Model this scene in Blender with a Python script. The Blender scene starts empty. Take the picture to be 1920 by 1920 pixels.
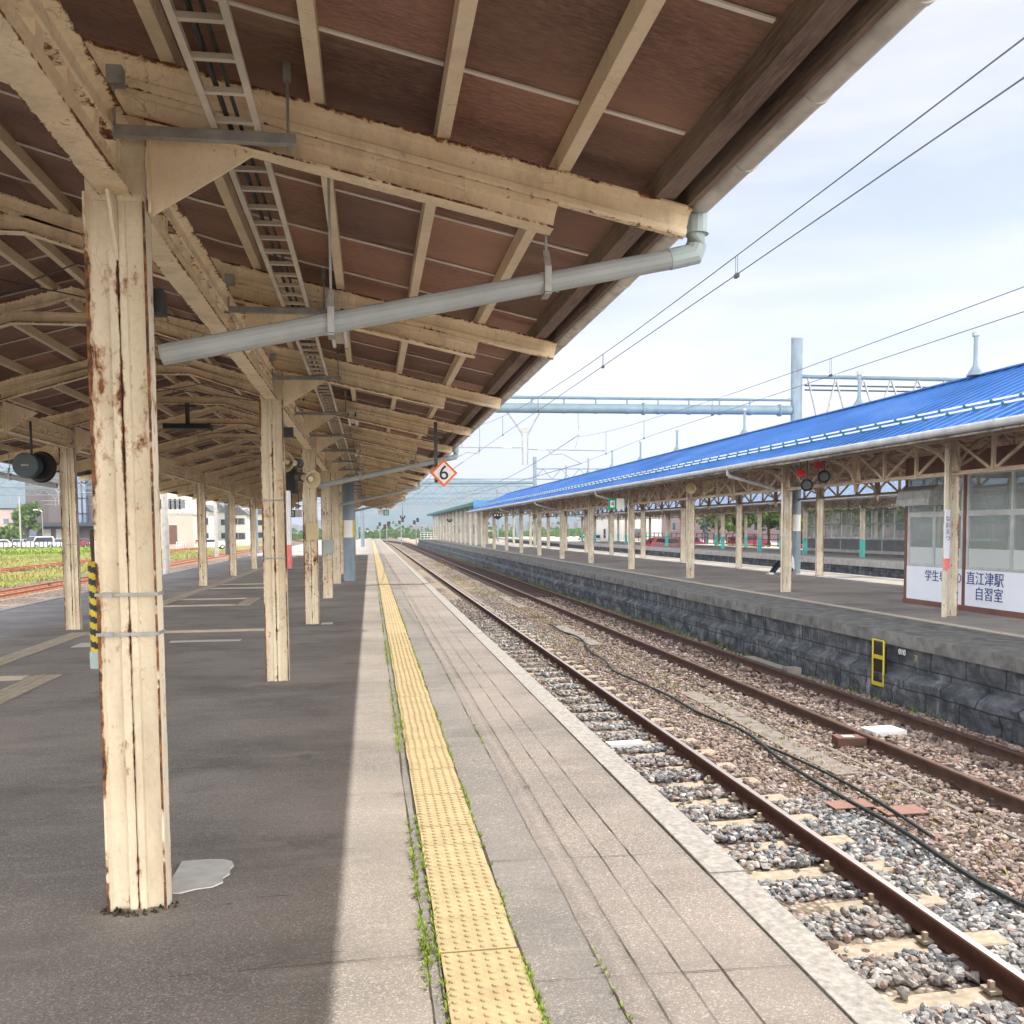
import bpy, math, random
import numpy as np
from mathutils import Vector, Matrix, noise as mnoise
R = random.Random(7)
NP = np.random.RandomState(11)
sc = bpy.context.scene
C = sc.collection

# ------------------------------------------------------------------ camera, sky, sun, exposure
FPX, PITCH, YAW, ROLL, CY, HC = 1739.27, -0.0609, 0.1511, -0.0085, 1096.5, 1.605
def cam_axes():
    f = Vector((math.sin(YAW)*math.cos(PITCH), math.cos(YAW)*math.cos(PITCH), math.sin(PITCH)))
    rt = Vector((math.cos(YAW), -math.sin(YAW), 0)); up = rt.cross(f)
    c, s = math.cos(ROLL), math.sin(ROLL)
    return rt*c+up*s, up*c-rt*s, f
RT, UP, FW = cam_axes()
cd = bpy.data.cameras.new('camera'); cam = bpy.data.objects.new('camera', cd); C.objects.link(cam)
cd.sensor_width = 36; cd.lens = 36*FPX/1920; cd.shift_y = (CY-960)/1920; cd.clip_end = 20000; cd.clip_start = .05
M = Matrix((( RT.x, UP.x, -FW.x, 0), (RT.y, UP.y, -FW.y, 0), (RT.z, UP.z, -FW.z, HC), (0, 0, 0, 1)))
cam.matrix_world = M
sc.camera = cam
def at(px, Y, py=None):
    """world X (and Z) of photograph pixel at distance Y along the platform"""
    d = RT*((px-960)/FPX) + UP*(-((990 if py is None else py)-CY)/FPX) + FW
    t = Y/d.y
    return (d.x*t) if py is None else (d.x*t, HC+d.z*t)

SUN = Vector((.56, .46, 1)).normalized()
w = bpy.data.worlds.new('World'); sc.world = w; w.use_nodes = True
nt = w.node_tree; nt.nodes.clear()
wo = nt.nodes.new('ShaderNodeOutputWorld'); bg = nt.nodes.new('ShaderNodeBackground')
sky = nt.nodes.new('ShaderNodeTexSky'); sky.sky_type = 'NISHITA'; sky.sun_disc = False
sky.sun_elevation = math.asin(SUN.z); sky.sun_rotation = math.atan2(SUN.x, SUN.y)
sky.air_density = 1.0; sky.dust_density = 1.6; sky.ozone_density = 1.2
tc = nt.nodes.new('ShaderNodeTexCoord'); mp = nt.nodes.new('ShaderNodeMapping'); mp.inputs['Scale'].default_value = (1.3, 1.3, 6.5)
mp.inputs['Rotation'].default_value = (.12, .1, .5)
ns = nt.nodes.new('ShaderNodeTexNoise'); ns.inputs['Scale'].default_value = 1.25; ns.inputs['Detail'].default_value = 6; ns.inputs['Roughness'].default_value = .52
ns.inputs['Distortion'].default_value = .35
rp = nt.nodes.new('ShaderNodeValToRGB'); rp.color_ramp.elements[0].position = .41; rp.color_ramp.elements[1].position = .63
rp.color_ramp.elements[0].color = (.10,)*3+(1,); rp.color_ramp.elements[1].color = (.97,)*3+(1,)
sk2 = nt.nodes.new('ShaderNodeVectorMath'); sk2.operation = 'SCALE'; sk2.inputs['Scale'].default_value = .13
mx = nt.nodes.new('ShaderNodeMixRGB'); mx.inputs[2].default_value = (1.58, 1.44, 1.47, 1)
L = nt.links.new
L(tc.outputs['Generated'], mp.inputs[0]); L(mp.outputs[0], ns.inputs['Vector']); L(ns.outputs['Fac'], rp.inputs[0])
L(rp.outputs[0], mx.inputs[0]); L(sky.outputs[0], sk2.inputs[0]); L(sk2.outputs[0], mx.inputs[1]); L(bg.outputs[0], wo.inputs[0])
# hazy bright horizon plus an unseen bright sky band added as fill light
sx_ = nt.nodes.new('ShaderNodeSeparateXYZ'); L(tc.outputs['Generated'], sx_.inputs[0])
r1 = nt.nodes.new('ShaderNodeMapRange'); r1.inputs[1].default_value = 0; r1.inputs[2].default_value = .30; r1.inputs[3].default_value = 1.12; r1.inputs[4].default_value = .92; L(sx_.outputs[2], r1.inputs[0])
r2 = nt.nodes.new('ShaderNodeMapRange'); r2.interpolation_type = 'SMOOTHSTEP'; r2.inputs[1].default_value = .66; r2.inputs[2].default_value = .05; r2.inputs[3].default_value = 0; r2.inputs[4].default_value = 1.0; L(sx_.outputs[1], r2.inputs[0])
mm = r1
vm = nt.nodes.new('ShaderNodeVectorMath'); vm.operation = 'SCALE'; L(mx.outputs[0], vm.inputs[0]); L(mm.outputs[0], vm.inputs['Scale']); m3 = nt.nodes.new('ShaderNodeMixRGB'); m3.inputs[2].default_value = (12, 11.2, 10.2, 1); r4 = nt.nodes.new('ShaderNodeMapRange'); r4.interpolation_type = 'SMOOTHSTEP'; r4.inputs[1].default_value = .2; r4.inputs[2].default_value = .62; r4.inputs[3].default_value = 1; r4.inputs[4].default_value = .12; L(sx_.outputs[2], r4.inputs[0])
m4 = nt.nodes.new('ShaderNodeMath'); m4.operation = 'MULTIPLY'; L(r2.outputs[0], m4.inputs[0]); L(r4.outputs[0], m4.inputs[1]); L(m4.outputs[0], m3.inputs[0]); L(vm.outputs[0], m3.inputs[1]); L(m3.outputs[0], bg.inputs[0])
bg.inputs[1].default_value = .15
sl = bpy.data.lights.new('sun', 'SUN'); sl.energy = 2.0; sl.angle = math.radians(.7); sl.color = (1, .95, .87)
so = bpy.data.objects.new('sun', sl); C.objects.link(so); so.rotation_euler = SUN.to_track_quat('Z', 'Y').to_euler(); so.location = (30, 10, 60)
sc.view_settings.view_transform = 'Standard'; sc.view_settings.look = 'None'; sc.view_settings.exposure = 2.1
sc.view_settings.gamma = 1
sc.cycles.max_bounces = 8; sc.cycles.diffuse_bounces = 5; sc.cycles.use_denoising = True
sc.cycles.transparent_max_bounces = 12; sc.cycles.volume_bounces = 0

# ------------------------------------------------------------------ materials
MATS = {}
class NT:
    def __init__(s, name, rough=.8, metal=0, spec=.3):
        m = bpy.data.materials.new(name); m.use_nodes = True; s.m = m; s.t = m.node_tree
        s.b = s.t.nodes['Principled BSDF']; s.b.inputs['Roughness'].default_value = rough
        s.b.inputs['Metallic'].default_value = metal; s.b.inputs['Specular IOR Level'].default_value = spec
        s.pos = s.n('ShaderNodeNewGeometry').outputs['Position']; MATS[name] = m
    def n(s, k, **kw):
        n = s.t.nodes.new(k)
        for a, v in kw.items(): setattr(n, a, v)
        return n
    def l(s, a, b): s.t.links.new(a, b)
    def noise(s, scale, detail=3, st=(1, 1, 1), rough=.55, vec=None, out='Fac', dist=0):
        m = s.n('ShaderNodeMapping'); m.inputs['Scale'].default_value = st; s.l(vec or s.pos, m.inputs[0])
        n = s.n('ShaderNodeTexNoise'); n.inputs['Scale'].default_value = scale; n.inputs['Detail'].default_value = detail
        n.inputs['Roughness'].default_value = rough; n.inputs['Distortion'].default_value = dist; s.l(m.outputs[0], n.inputs['Vector']); return n.outputs[out]
    def vor(s, scale, st=(1, 1, 1), out='Color', feat='F1', rnd=1):
        m = s.n('ShaderNodeMapping'); m.inputs['Scale'].default_value = st; s.l(s.pos, m.inputs[0])
        n = s.n('ShaderNodeTexVoronoi', feature=feat); n.inputs['Scale'].default_value = scale; n.inputs['Randomness'].default_value = rnd
        s.l(m.outputs[0], n.inputs['Vector']); return n.outputs[out]
    def ramp(s, fac, stops, interp='LINEAR'):
        r = s.n('ShaderNodeValToRGB'); e = r.color_ramp.elements; r.color_ramp.interpolation = interp
        while len(e) < len(stops): e.new(.5)
        for i, (p, c) in enumerate(stops):
            e[i].position = p; e[i].color = (c, c, c, 1) if isinstance(c, (int, float)) else (*c, 1)
        s.l(fac, r.inputs[0]); return r.outputs[0]
    def mix(s, f, a, b, mode='MIX'):
        m = s.n('ShaderNodeMixRGB', blend_type=mode)
        for i, v in enumerate((f, a, b)):
            if isinstance(v, (int, float)): m.inputs[i].default_value = v if i == 0 else (v, v, v, 1)
            elif isinstance(v, tuple): m.inputs[i].default_value = (*v, 1)
            else: s.l(v, m.inputs[i])
        return m.outputs[0]
    def math(s, op, a, b=0.):
        m = s.n('ShaderNodeMath', operation=op)
        for i, v in enumerate((a, b)):
            if isinstance(v, (int, float)): m.inputs[i].default_value = v
            else: s.l(v, m.inputs[i])
        return m.outputs[0]
    def attr(s, name, out='Fac'): return s.n('ShaderNodeAttribute', attribute_name=name).outputs[out]
    def xyz(s, v=None):
        x = s.n('ShaderNodeSeparateXYZ'); s.l(v or s.pos, x.inputs[0]); return x.outputs
    def col(s, c):
        if isinstance(c, tuple): s.b.inputs['Base Color'].default_value = (*c, 1)
        else: s.l(c, s.b.inputs['Base Color'])
    def bump(s, h, st=.4, d=.01):
        b = s.n('ShaderNodeBump'); b.inputs['Strength'].default_value = st; b.inputs['Distance'].default_value = d
        s.l(h, b.inputs['Height']); s.l(b.outputs[0], s.b.inputs['Normal'])
def plain(name, c, rough=.6, metal=0, var=.18, scale=3, bump=0, spec=.35, streak=0):
    k = NT(name, rough, metal, spec)
    n = k.noise(scale, 5); lo = tuple(v*(1-var) for v in c); hi = tuple(min(1, v*(1+var)) for v in c)
    o = k.ramp(n, [(.3, lo), (.7, hi)])
    if streak: o = k.mix(k.math('MULTIPLY', k.ramp(k.noise(9, 4, (1, 1, .12)), [(.5, 0), (.75, 1)]), streak), o, tuple(v*.35 for v in c))
    k.col(o)
    if bump: k.bump(k.noise(60, 3), bump, .004)
    return k.m

def paint(name, base, dirty, chips=.62, fine=.45, dark=(.055, .03, .024), rust=(.33, .13, .04), grime=.5):
    k = NT(name, .62, 0, .3)
    n1 = k.noise(2.2, 4); o = k.ramp(n1, [(.3, dirty), (.62, base)])
    o = k.mix(k.math('MULTIPLY', k.ramp(k.noise(7, 5, (1, 1, .35), .65), [(.48, 0), (.72, 1)]), grime), o, tuple(v*.55 for v in dirty))
    o = k.mix(k.math('MULTIPLY', k.ramp(k.noise(45, 4), [(.5, 0), (.7, 1)]), .25), o, tuple(v*.6 for v in base))
    big = k.math('ADD', k.math('MULTIPLY', k.noise(9, 5, (1, 1, .45), .62, dist=.4), 1-fine), k.math('MULTIPLY', k.noise(34, 5, (1, 1, .6), .65), fine)); e = k.attr('edge')
    gate = k.ramp(k.noise(3.4, 4, (1, 1, 1), .6), [(.40, .45), (.56, 1)]); f = k.math('ADD', big, k.math('MULTIPLY', k.math('MULTIPLY', k.math('MULTIPLY', e, e), gate), .30))
    med = k.noise(1.3, 2); f = k.math('ADD', f, k.math('MULTIPLY', k.math('SUBTRACT', med, .5), .38))
    halo = k.ramp(f, [(chips-.05, 0), (chips-.005, 1)]); chip = k.ramp(f, [(chips+.015, 0), (chips+.035, 1)])
    sp = k.ramp(k.noise(21, 2, (1, 1, .7)), [(.73, 0), (.78, 1)])
    o = k.mix(k.math('MULTIPLY', halo, .6), o, rust); o = k.mix(k.math('MULTIPLY', sp, .8), o, rust)
    dk = k.ramp(k.noise(30, 3), [(.35, dark), (.7, tuple(v*2.2 for v in rust)), ])
    dk = k.mix(.6, dk, dark); o = k.mix(chip, o, dk)
    cr = k.vor(16, (1, 1, .5), 'Distance', 'DISTANCE_TO_EDGE'); crk = k.ramp(cr, [(0, 1), (.016, 0)])
    crk = k.math('MULTIPLY', crk, k.ramp(k.noise(2.7, 3), [(.52, 0), (.6, 1)]))
    o = k.mix(k.math('MULTIPLY', crk, .55), o, (.12, .08, .05)); k.col(o)
    k.bump(k.math('SUBTRACT', k.noise(35, 4), k.math('MULTIPLY', chip, 1.2)), .55, .006)
    return k.m
CREAM = paint('cream_paint', (.93, .81, .60), (.80, .66, .46), .665, fine=.68)
CREAMC = paint('cream_column_paint', (.80, .73, .58), (.68, .59, .44), .635, grime=.4)
CREAM2 = paint('pale_column_paint', (.72, .68, .58), (.56, .51, .41), .655, dark=(.16, .09, .06))
BROWNP = paint('tan_truss_paint', (.52, .43, .33), (.36, .28, .21), .67)
TURQ = plain('turquoise_paint', (.12, .52, .50), .5)
def wood(name, c1, c2, c3, st=(1, 14, 14)):
    k = NT(name, .82, 0, .2)
    g = k.noise(6, 6, st, .7); o = k.ramp(g, [(.3, c1), (.5, c2), (.72, c3)])
    pm = k.noise(1.1, 2, (.8, 1.6, .5)); o = k.mix(k.ramp(pm, [(.35, 0), (.7, .7)]), o, c3)
    o = k.mix(k.ramp(k.noise(60, 3, (.4, 8, 8)), [(.62, 0), (.72, .35)]), o, (.45, .36, .28))
    if name == 'roof_board':
        x = k.xyz(); cb = k.n('ShaderNodeCombineXYZ'); k.l(k.math('FLOOR', k.math('MULTIPLY', k.math('ADD', x[0], 20.2), 1.85)), cb.inputs[0]); k.l(k.math('FLOOR', k.math('MULTIPLY', k.math('ADD', x[1], 4.6), 1/.82)), cb.inputs[1])
        wn = k.n('ShaderNodeTexWhiteNoise'); k.l(cb.outputs[0], wn.inputs['Vector']); o = k.mix(1, o, k.ramp(wn.outputs['Value'], [(0, (.72, .71, .74)), (.6, (1, .99, .97)), (1, (1.5, 1.42, 1.32))]), 'MULTIPLY')
        fr = k.math('FRACT', k.math('MULTIPLY', k.math('ADD', x[1], 4.6), 1/.82)); ed = k.math('ABSOLUTE', k.math('SUBTRACT', fr, .5))
        st = k.math('MULTIPLY', k.ramp(ed, [(.28, 0), (.5, 1)]), k.ramp(k.noise(2.3, 5, (.6, 3, 1)), [(.45, 0), (.65, .6)])); o = k.mix(st, o, (.42, .25, .16))
        ws = k.noise(1.6, 6, (.5, 2.2, 1), .7); o = k.mix(k.ramp(ws, [(.60, 0), (.74, .4)]), o, (.36, .27, .21))
    k.col(o); k.bump(g, .3, .004); return k.m
DECK = wood('roof_board', (.105, .060, .054), (.19, .113, .096), (.31, .195, .15))
TIMBER = wood('eave_timber', (.07, .055, .055), (.15, .11, .10), (.30, .23, .20), (14, 1, 14))
PURL = paint('purlin_paint', (.80, .69, .52), (.70, .57, .41), .76, grime=.2)
BATT = plain('batten_grey', (.72, .70, .64), .8)
GUT = plain('gutter_grey', (.58, .57, .56), .5, var=.25, streak=.5)
PVC = plain('pvc_grey', (.34, .375, .385), .38, var=.1, scale=5)
PVCT = plain('pvc_pale', (.36, .45, .47), .35, var=.08)
GALV = plain('galvanised', (.34, .35, .35), .45, .35, .25, 12)
ALU = plain('aluminium_tray', (.62, .57, .48), .45, .2)
STEELB = plain('blue_grey_steel', (.205, .27, .325), .5, .1, .16, 2.5, streak=.3)
GANT = plain('gantry_steel', (.19, .27, .32), .5, .1, .12)
BLACK = plain('black_plastic', (.02, .022, .025), .45)
DKG = plain('dark_grey', (.06, .07, .08), .5)
WHITE = plain('white_panel', (.78, .80, .82), .5, var=.05)
WHITEP = plain('white_line_paint', (.74, .71, .64), .8, var=.14, scale=14, bump=.4)
ORANGE = plain('orange_border', (.85, .16, .03), .5, var=.06)
REDS = plain('red_sign', (.75, .05, .045), .5, var=.06)
GREEN = plain('green_sign', (.01, .30, .18), .5, var=.06)
YEL = plain('yellow_paint', (.60, .49, .04), .6, var=.25, streak=.3)
INK = plain('ink', (.03, .03, .06), .6, var=0)
NAVY = plain('navy_text', (.02, .05, .22), .6, var=0)
PINK = plain('pink_label', (.75, .2, .2), .6)
BANNER = plain('banner_white', (.70, .76, .86), .5, var=.02)
BROWNF = plain('brown_frame', (.16, .075, .06), .55)
SASH = plain('aluminium_sash', (.46, .49, .50), .4, .2)
SKIN = plain('skin', (.6, .38, .28), .6); SHIRT = plain('white_shirt', (.7, .72, .78), .9, var=.06); DARKC = plain('dark_cloth', (.02, .025, .05), .9)
CREAMBOX = plain('cream_box', (.55, .46, .29), .6, var=.05)
GLASSM = None
def glass(name, tint=(.75, .82, .84), alpha=.45, rough=.03):
    k = NT(name, rough, 0, .6); k.col(tint); k.b.inputs['Transmission Weight'].default_value = 0
    t = k.n('ShaderNodeBsdfTransparent'); t.inputs[0].default_value = (.86, .9, .9, 1); mi = k.n('ShaderNodeMixShader'); mi.inputs[0].default_value = alpha
    k.l(t.outputs[0], mi.inputs[1]); k.l(k.b.outputs[0], mi.inputs[2])
    k.l(mi.outputs[0], k.t.nodes['Material Output'].inputs[0]); return k.m
GLASS = glass('window_glass', (.42, .46, .48), .30); FROST = glass('frosted_glass', (.5, .56, .58), .93, .4)
DGLASS = plain('dark_window', (.03, .045, .06), .08, var=.4, scale=.8, spec=.8)
BGLASS = plain('blue_window', (.08, .16, .34), .1, spec=.8)

def asphalt(name, c, warm, spk=.5, crack=0):
    k = NT(name, .9, 0, .25)
    o = k.ramp(k.noise(.9, 5), [(.3, c), (.7, warm)])
    v = k.vor(170, out='Color'); vx = k.xyz(v)[0]
    sp = k.ramp(vx, [(0, .35), (.5, .8), (.84, 1.2), (1, 2.6)]); o = k.mix(spk, o, sp, 'MULTIPLY')
    fl = k.vor(70, out='Color'); fy = k.ramp(k.xyz(fl)[1], [(.965, 0), (.985, 1)]); o = k.mix(k.math('MULTIPLY', fy, .28), o, (.5, .48, .45))
    st = k.ramp(k.noise(.55, 6, (1, 2.2, 1), .6), [(.36, 1), (.5, 0)]); o = k.mix(k.math('MULTIPLY', st, .4), o, tuple(x*.45 for x in c))
    n3 = k.noise(2.6, 4, (.5, 1.8, 1), .6); o = k.mix(k.ramp(n3, [(.55, 0), (.75, .3)]), o, tuple(x*1.6 for x in warm))
    big2 = k.noise(.33, 5, (1, 1, 1), .6); o = k.mix(k.ramp(big2, [(.42, .0), (.62, .38)]), o, tuple(min(1, x*1.45) for x in warm))
    dk = k.noise(1.4, 6, (1, 1, 1), .68); o = k.mix(k.ramp(dk, [(.60, 0), (.70, .45)]), o, tuple(x*.42 for x in c))
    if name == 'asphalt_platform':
        sun_dim = k.math('ADD', k.xyz()[0], k.math('MULTIPLY', k.noise(1.1, 4), .5)); o = k.mix(k.math('MULTIPLY', k.ramp(k.math('MULTIPLY', k.math('ADD', sun_dim, 1.0), .8), [(0, 0), (1, 1)]), k.math('LESS_THAN', k.xyz()[0], 3)), o, k.mix(1, o, (.79, .735, .67), 'MULTIPLY'))  # light balance painted in: tone darkens toward the sunlit edge to offset the sun
    gum = k.vor(3.1, out='Distance'); o = k.mix(k.ramp(gum, [(.035, .55), (.05, 0)]), o, tuple(x*.4 for x in c))
    k.col(o); k.bump(k.mix(.5, vx, k.noise(90, 2)), .8, .004); return k.m
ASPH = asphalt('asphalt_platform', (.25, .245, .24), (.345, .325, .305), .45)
ASPHW = asphalt('asphalt_edge_strip', (.195, .175, .15), (.265, .23, .19))
SLAB = asphalt('worn_paving', (.195, .175, .16), (.262, .228, .20))
SLABR = asphalt('worn_paving_dark', (.16, .15, .14), (.22, .2, .18))
LPAVE = asphalt('left_paving', (.24, .245, .26), (.33, .33, .34), .3)
CONC = plain('coping_concrete', (.29, .275, .25), .85, var=.3, scale=34, bump=.6)
CONC2 = plain('old_coping', (.165, .17, .165), .9, var=.45, scale=4, bump=.8, streak=.3)
CONC3 = plain('pale_concrete', (.42, .42, .41), .9, var=.2, scale=4, bump=.4)
TACT = plain('tactile_yellow', (.39, .305, .165), .8, var=.14, scale=7, bump=.4)
TACT2 = plain('tactile_cream', (.56, .52, .42), .8, var=.15, scale=7)
CRACKM = plain('crack_dirt', (.06, .048, .035), 1, var=.5, scale=30)
PATCH = plain('mortar_patch', (.62, .63, .60), .85, var=.12, scale=12, bump=.5)
def stonewall():
    k = NT('stone_wall', .92, 0, .2)
    o = k.ramp(k.noise(2.2, 6, (1, 1, 1.6), .65), [(.3, (.035, .042, .052)), (.50, (.095, .108, .125)), (.72, (.20, .22, .24))])
    s = k.math('MULTIPLY', k.ramp(k.noise(5, 5, (1, 1, .13), .7), [(.53, 0), (.66, 1)]), k.ramp(k.noise(1.5, 3, (1, 1, 3)), [(.42, 0), (.58, 1)]))
    o = k.mix(k.math('MULTIPLY', s, .8), o, (.34, .37, .40))
    o = k.mix(k.ramp(k.noise(16, 5, (1, 1, 1), .7), [(.58, 0), (.7, .5)]), o, (.20, .23, .26))
    o = k.mix(k.ramp(k.noise(3.1, 4), [(.62, 0), (.72, .5)]), o, (.05, .075, .03)); k.col(o)
    x = k.xyz(); zr_ = k.math('MULTIPLY', k.math('ADD', x[2], 1.02), 1/.29); row = k.math('FLOOR', zr_); fy = k.math('FRACT', k.math('ADD', k.math('MULTIPLY', x[1], 1/.78), k.math('MULTIPLY', row, .43)))
    nz_ = k.math('MULTIPLY', k.noise(7, 3), .05); jy = k.math('LESS_THAN', k.math('SUBTRACT', k.math('SUBTRACT', .5, k.math('ABSOLUTE', k.math('SUBTRACT', fy, .5))), nz_), -.005)
    jz = k.math('LESS_THAN', k.math('SUBTRACT', k.math('SUBTRACT', .5, k.math('ABSOLUTE', k.math('SUBTRACT', k.math('FRACT', zr_), .5))), nz_), .012)
    o = k.mix(k.math('MULTIPLY', k.math('MAXIMUM', jy, jz), .65), o, (.015, .018, .02)); k.col(o)
    k.bump(k.noise(7, 7, rough=.7), 1, .06); return k.m
WALL = stonewall()
def ballast():
    k = NT('ballast_ground', .95, 0, .2); x = k.xyz()
    v = k.vor(19, out='Color'); a = k.xyz(v)
    o = k.ramp(a[0], [(0, (.07, .052, .045)), (.4, (.24, .185, .16)), (.75, (.38, .31, .27)), (1, (.54, .49, .45))])
    dd = k.vor(19, out='Distance'); o = k.mix(k.ramp(dd, [(.3, 0), (.62, .9)]), o, (.035, .028, .024))
    g = k.ramp(k.noise(.5, 4), [(.5, 0), (.66, .55)]); o = k.mix(g, o, (.36, .29, .20)); k.col(o)
    h = k.math('SUBTRACT', 1, dd); k.bump(h, 1, .03); return k.m
BALL = ballast()
def stones():
    k = NT('ballast_stone', .85, 0, .3); c = k.attr('col', 'Color')
    o = k.mix(k.ramp(k.noise(50, 4), [(.35, .0), (.7, .4)]), c, (.06, .05, .042)); o = k.mix(k.ramp(k.noise(1.6, 4), [(.4, 0), (.7, .45)]), o, (.27, .215, .17)); k.col(o); k.bump(k.noise(120, 3), .4, .003); return k.m
STONE = stones()
CSLP = plain('concrete_sleeper', (.36, .30, .225), .9, var=.28, scale=16, bump=.8)
WSLP = plain('timber_sleeper', (.07, .05, .042), .9, var=.4, scale=12, bump=.8)
def railm(side, top):
    k = NT('rail_steel', .5, 0, .5); z = k.xyz()[2]; nz = k.xyz(k.n('ShaderNodeNewGeometry').outputs['Normal'])[2]
    t = k.math('MULTIPLY', k.math('GREATER_THAN', nz, .8), k.math('GREATER_THAN', z, -.862))
    o = k.ramp(k.noise(8, 5), [(.3, tuple(v*.6 for v in side)), (.7, side)]); k.col(k.mix(t, o, top)); k.l(k.math('MULTIPLY', t, .9), k.b.inputs['Metallic'])
    k.l(k.math('SUBTRACT', .85, k.math('MULTIPLY', t, .5)), k.b.inputs['Roughness']); return k.m
RAIL = railm((.13, .05, .032), (.55, .50, .46)); RAIL2 = railm((.12, .066, .05), (.24, .16, .125)); RAIL3 = railm((.42, .13, .06), (.5, .3, .22))
def grassm(name, a, b, c):
    k = NT(name, .95, 0, .15); o = k.ramp(k.noise(.16, 5, (1, .5, 1), .6), [(.35, a), (.5, b), (.65, c)])
    o = k.mix(.35, o, k.ramp(k.noise(6, 4), [(.3, .4), (.7, 1.4)]), 'MULTIPLY'); k.col(o); k.bump(k.noise(9, 5), 1, .15); return k.m
GRASS = grassm('dry_meadow', (.11, .17, .035), (.25, .25, .07), (.34, .30, .13))
GRASSG = grassm('green_verge', (.10, .20, .03), (.17, .30, .05), (.30, .36, .08))
WEED = plain('weed_leaf', (.22, .30, .045), .8, var=.45, scale=9)
WEEDB = plain('dry_weed', (.30, .27, .10), .85, var=.4, scale=9)
LEAF = plain('leaf_green', (.07, .135, .035), .75, var=.6, scale=1.6); LEAF2 = plain('leaf_light', (.13, .20, .05), .75, var=.5, scale=1.6)
BARK = plain('bark', (.10, .075, .055), .9)
def hillm():
    k = NT('hill_forest', 1, 0, .1); o = k.ramp(k.noise(.012, 7, rough=.65), [(.35, (.03, .06, .035)), (.65, (.07, .12, .06))]); k.col(o); return k.m
HILL = hillm()
YARD = plain('yard_ground', (.30, .235, .18), .95, var=.35, scale=.35, bump=.6)
TARM = plain('car_park_asphalt', (.10, .10, .105), .9, var=.2, scale=.6)
def roofblue():
    k = NT('blue_roof_sheet', .38, 0, .5); o = k.ramp(k.noise(1.0, 5, (1, .35, 1)), [(.3, (.018, .105, .33)), (.55, (.035, .15, .43)), (.75, (.08, .20, .46))])
    o = k.mix(k.ramp(k.noise(5, 5, (.4, 3, .4)), [(.60, 0), (.74, .5)]), o, (.05, .18, .25)); o = k.mix(k.ramp(k.noise(2.2, 6, (.25, 4, .25), .7), [(.60, 0), (.72, .4)]), o, (.16, .27, .45)); k.col(o); return k.m
BLUE = roofblue()
TEAL = plain('teal_metal', (.02, .16, .14), .5)
def fascm():
    k = NT('weathered_fascia', .85, 0, .2); o = k.ramp(k.noise(3, 6, (1, .8, 1.5), .7), [(.30, (.09, .10, .095)), (.48, (.30, .31, .31)), (.68, (.56, .56, .55))])
    o = k.mix(k.ramp(k.noise(4, 4, (1, 2, .2)), [(.6, 0), (.7, .6)]), o, (.06, .06, .055)); k.col(o); return k.m
FASC = fascm()
def facade(name, c, grid=0, gc=None):
    k = NT(name, .8, 0, .3); o = k.ramp(k.noise(.3, 4), [(.3, tuple(v*.9 for v in c)), (.7, c)])
    if grid:
        x = k.xyz(); a = k.math('FRACT', k.math('MULTIPLY', k.math('ADD', x[0], x[1]), grid)); o = k.mix(k.ramp(a, [(0, .5), (.06, 0)]), o, tuple(v*.6 for v in c))
    k.col(o); return k.m

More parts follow.
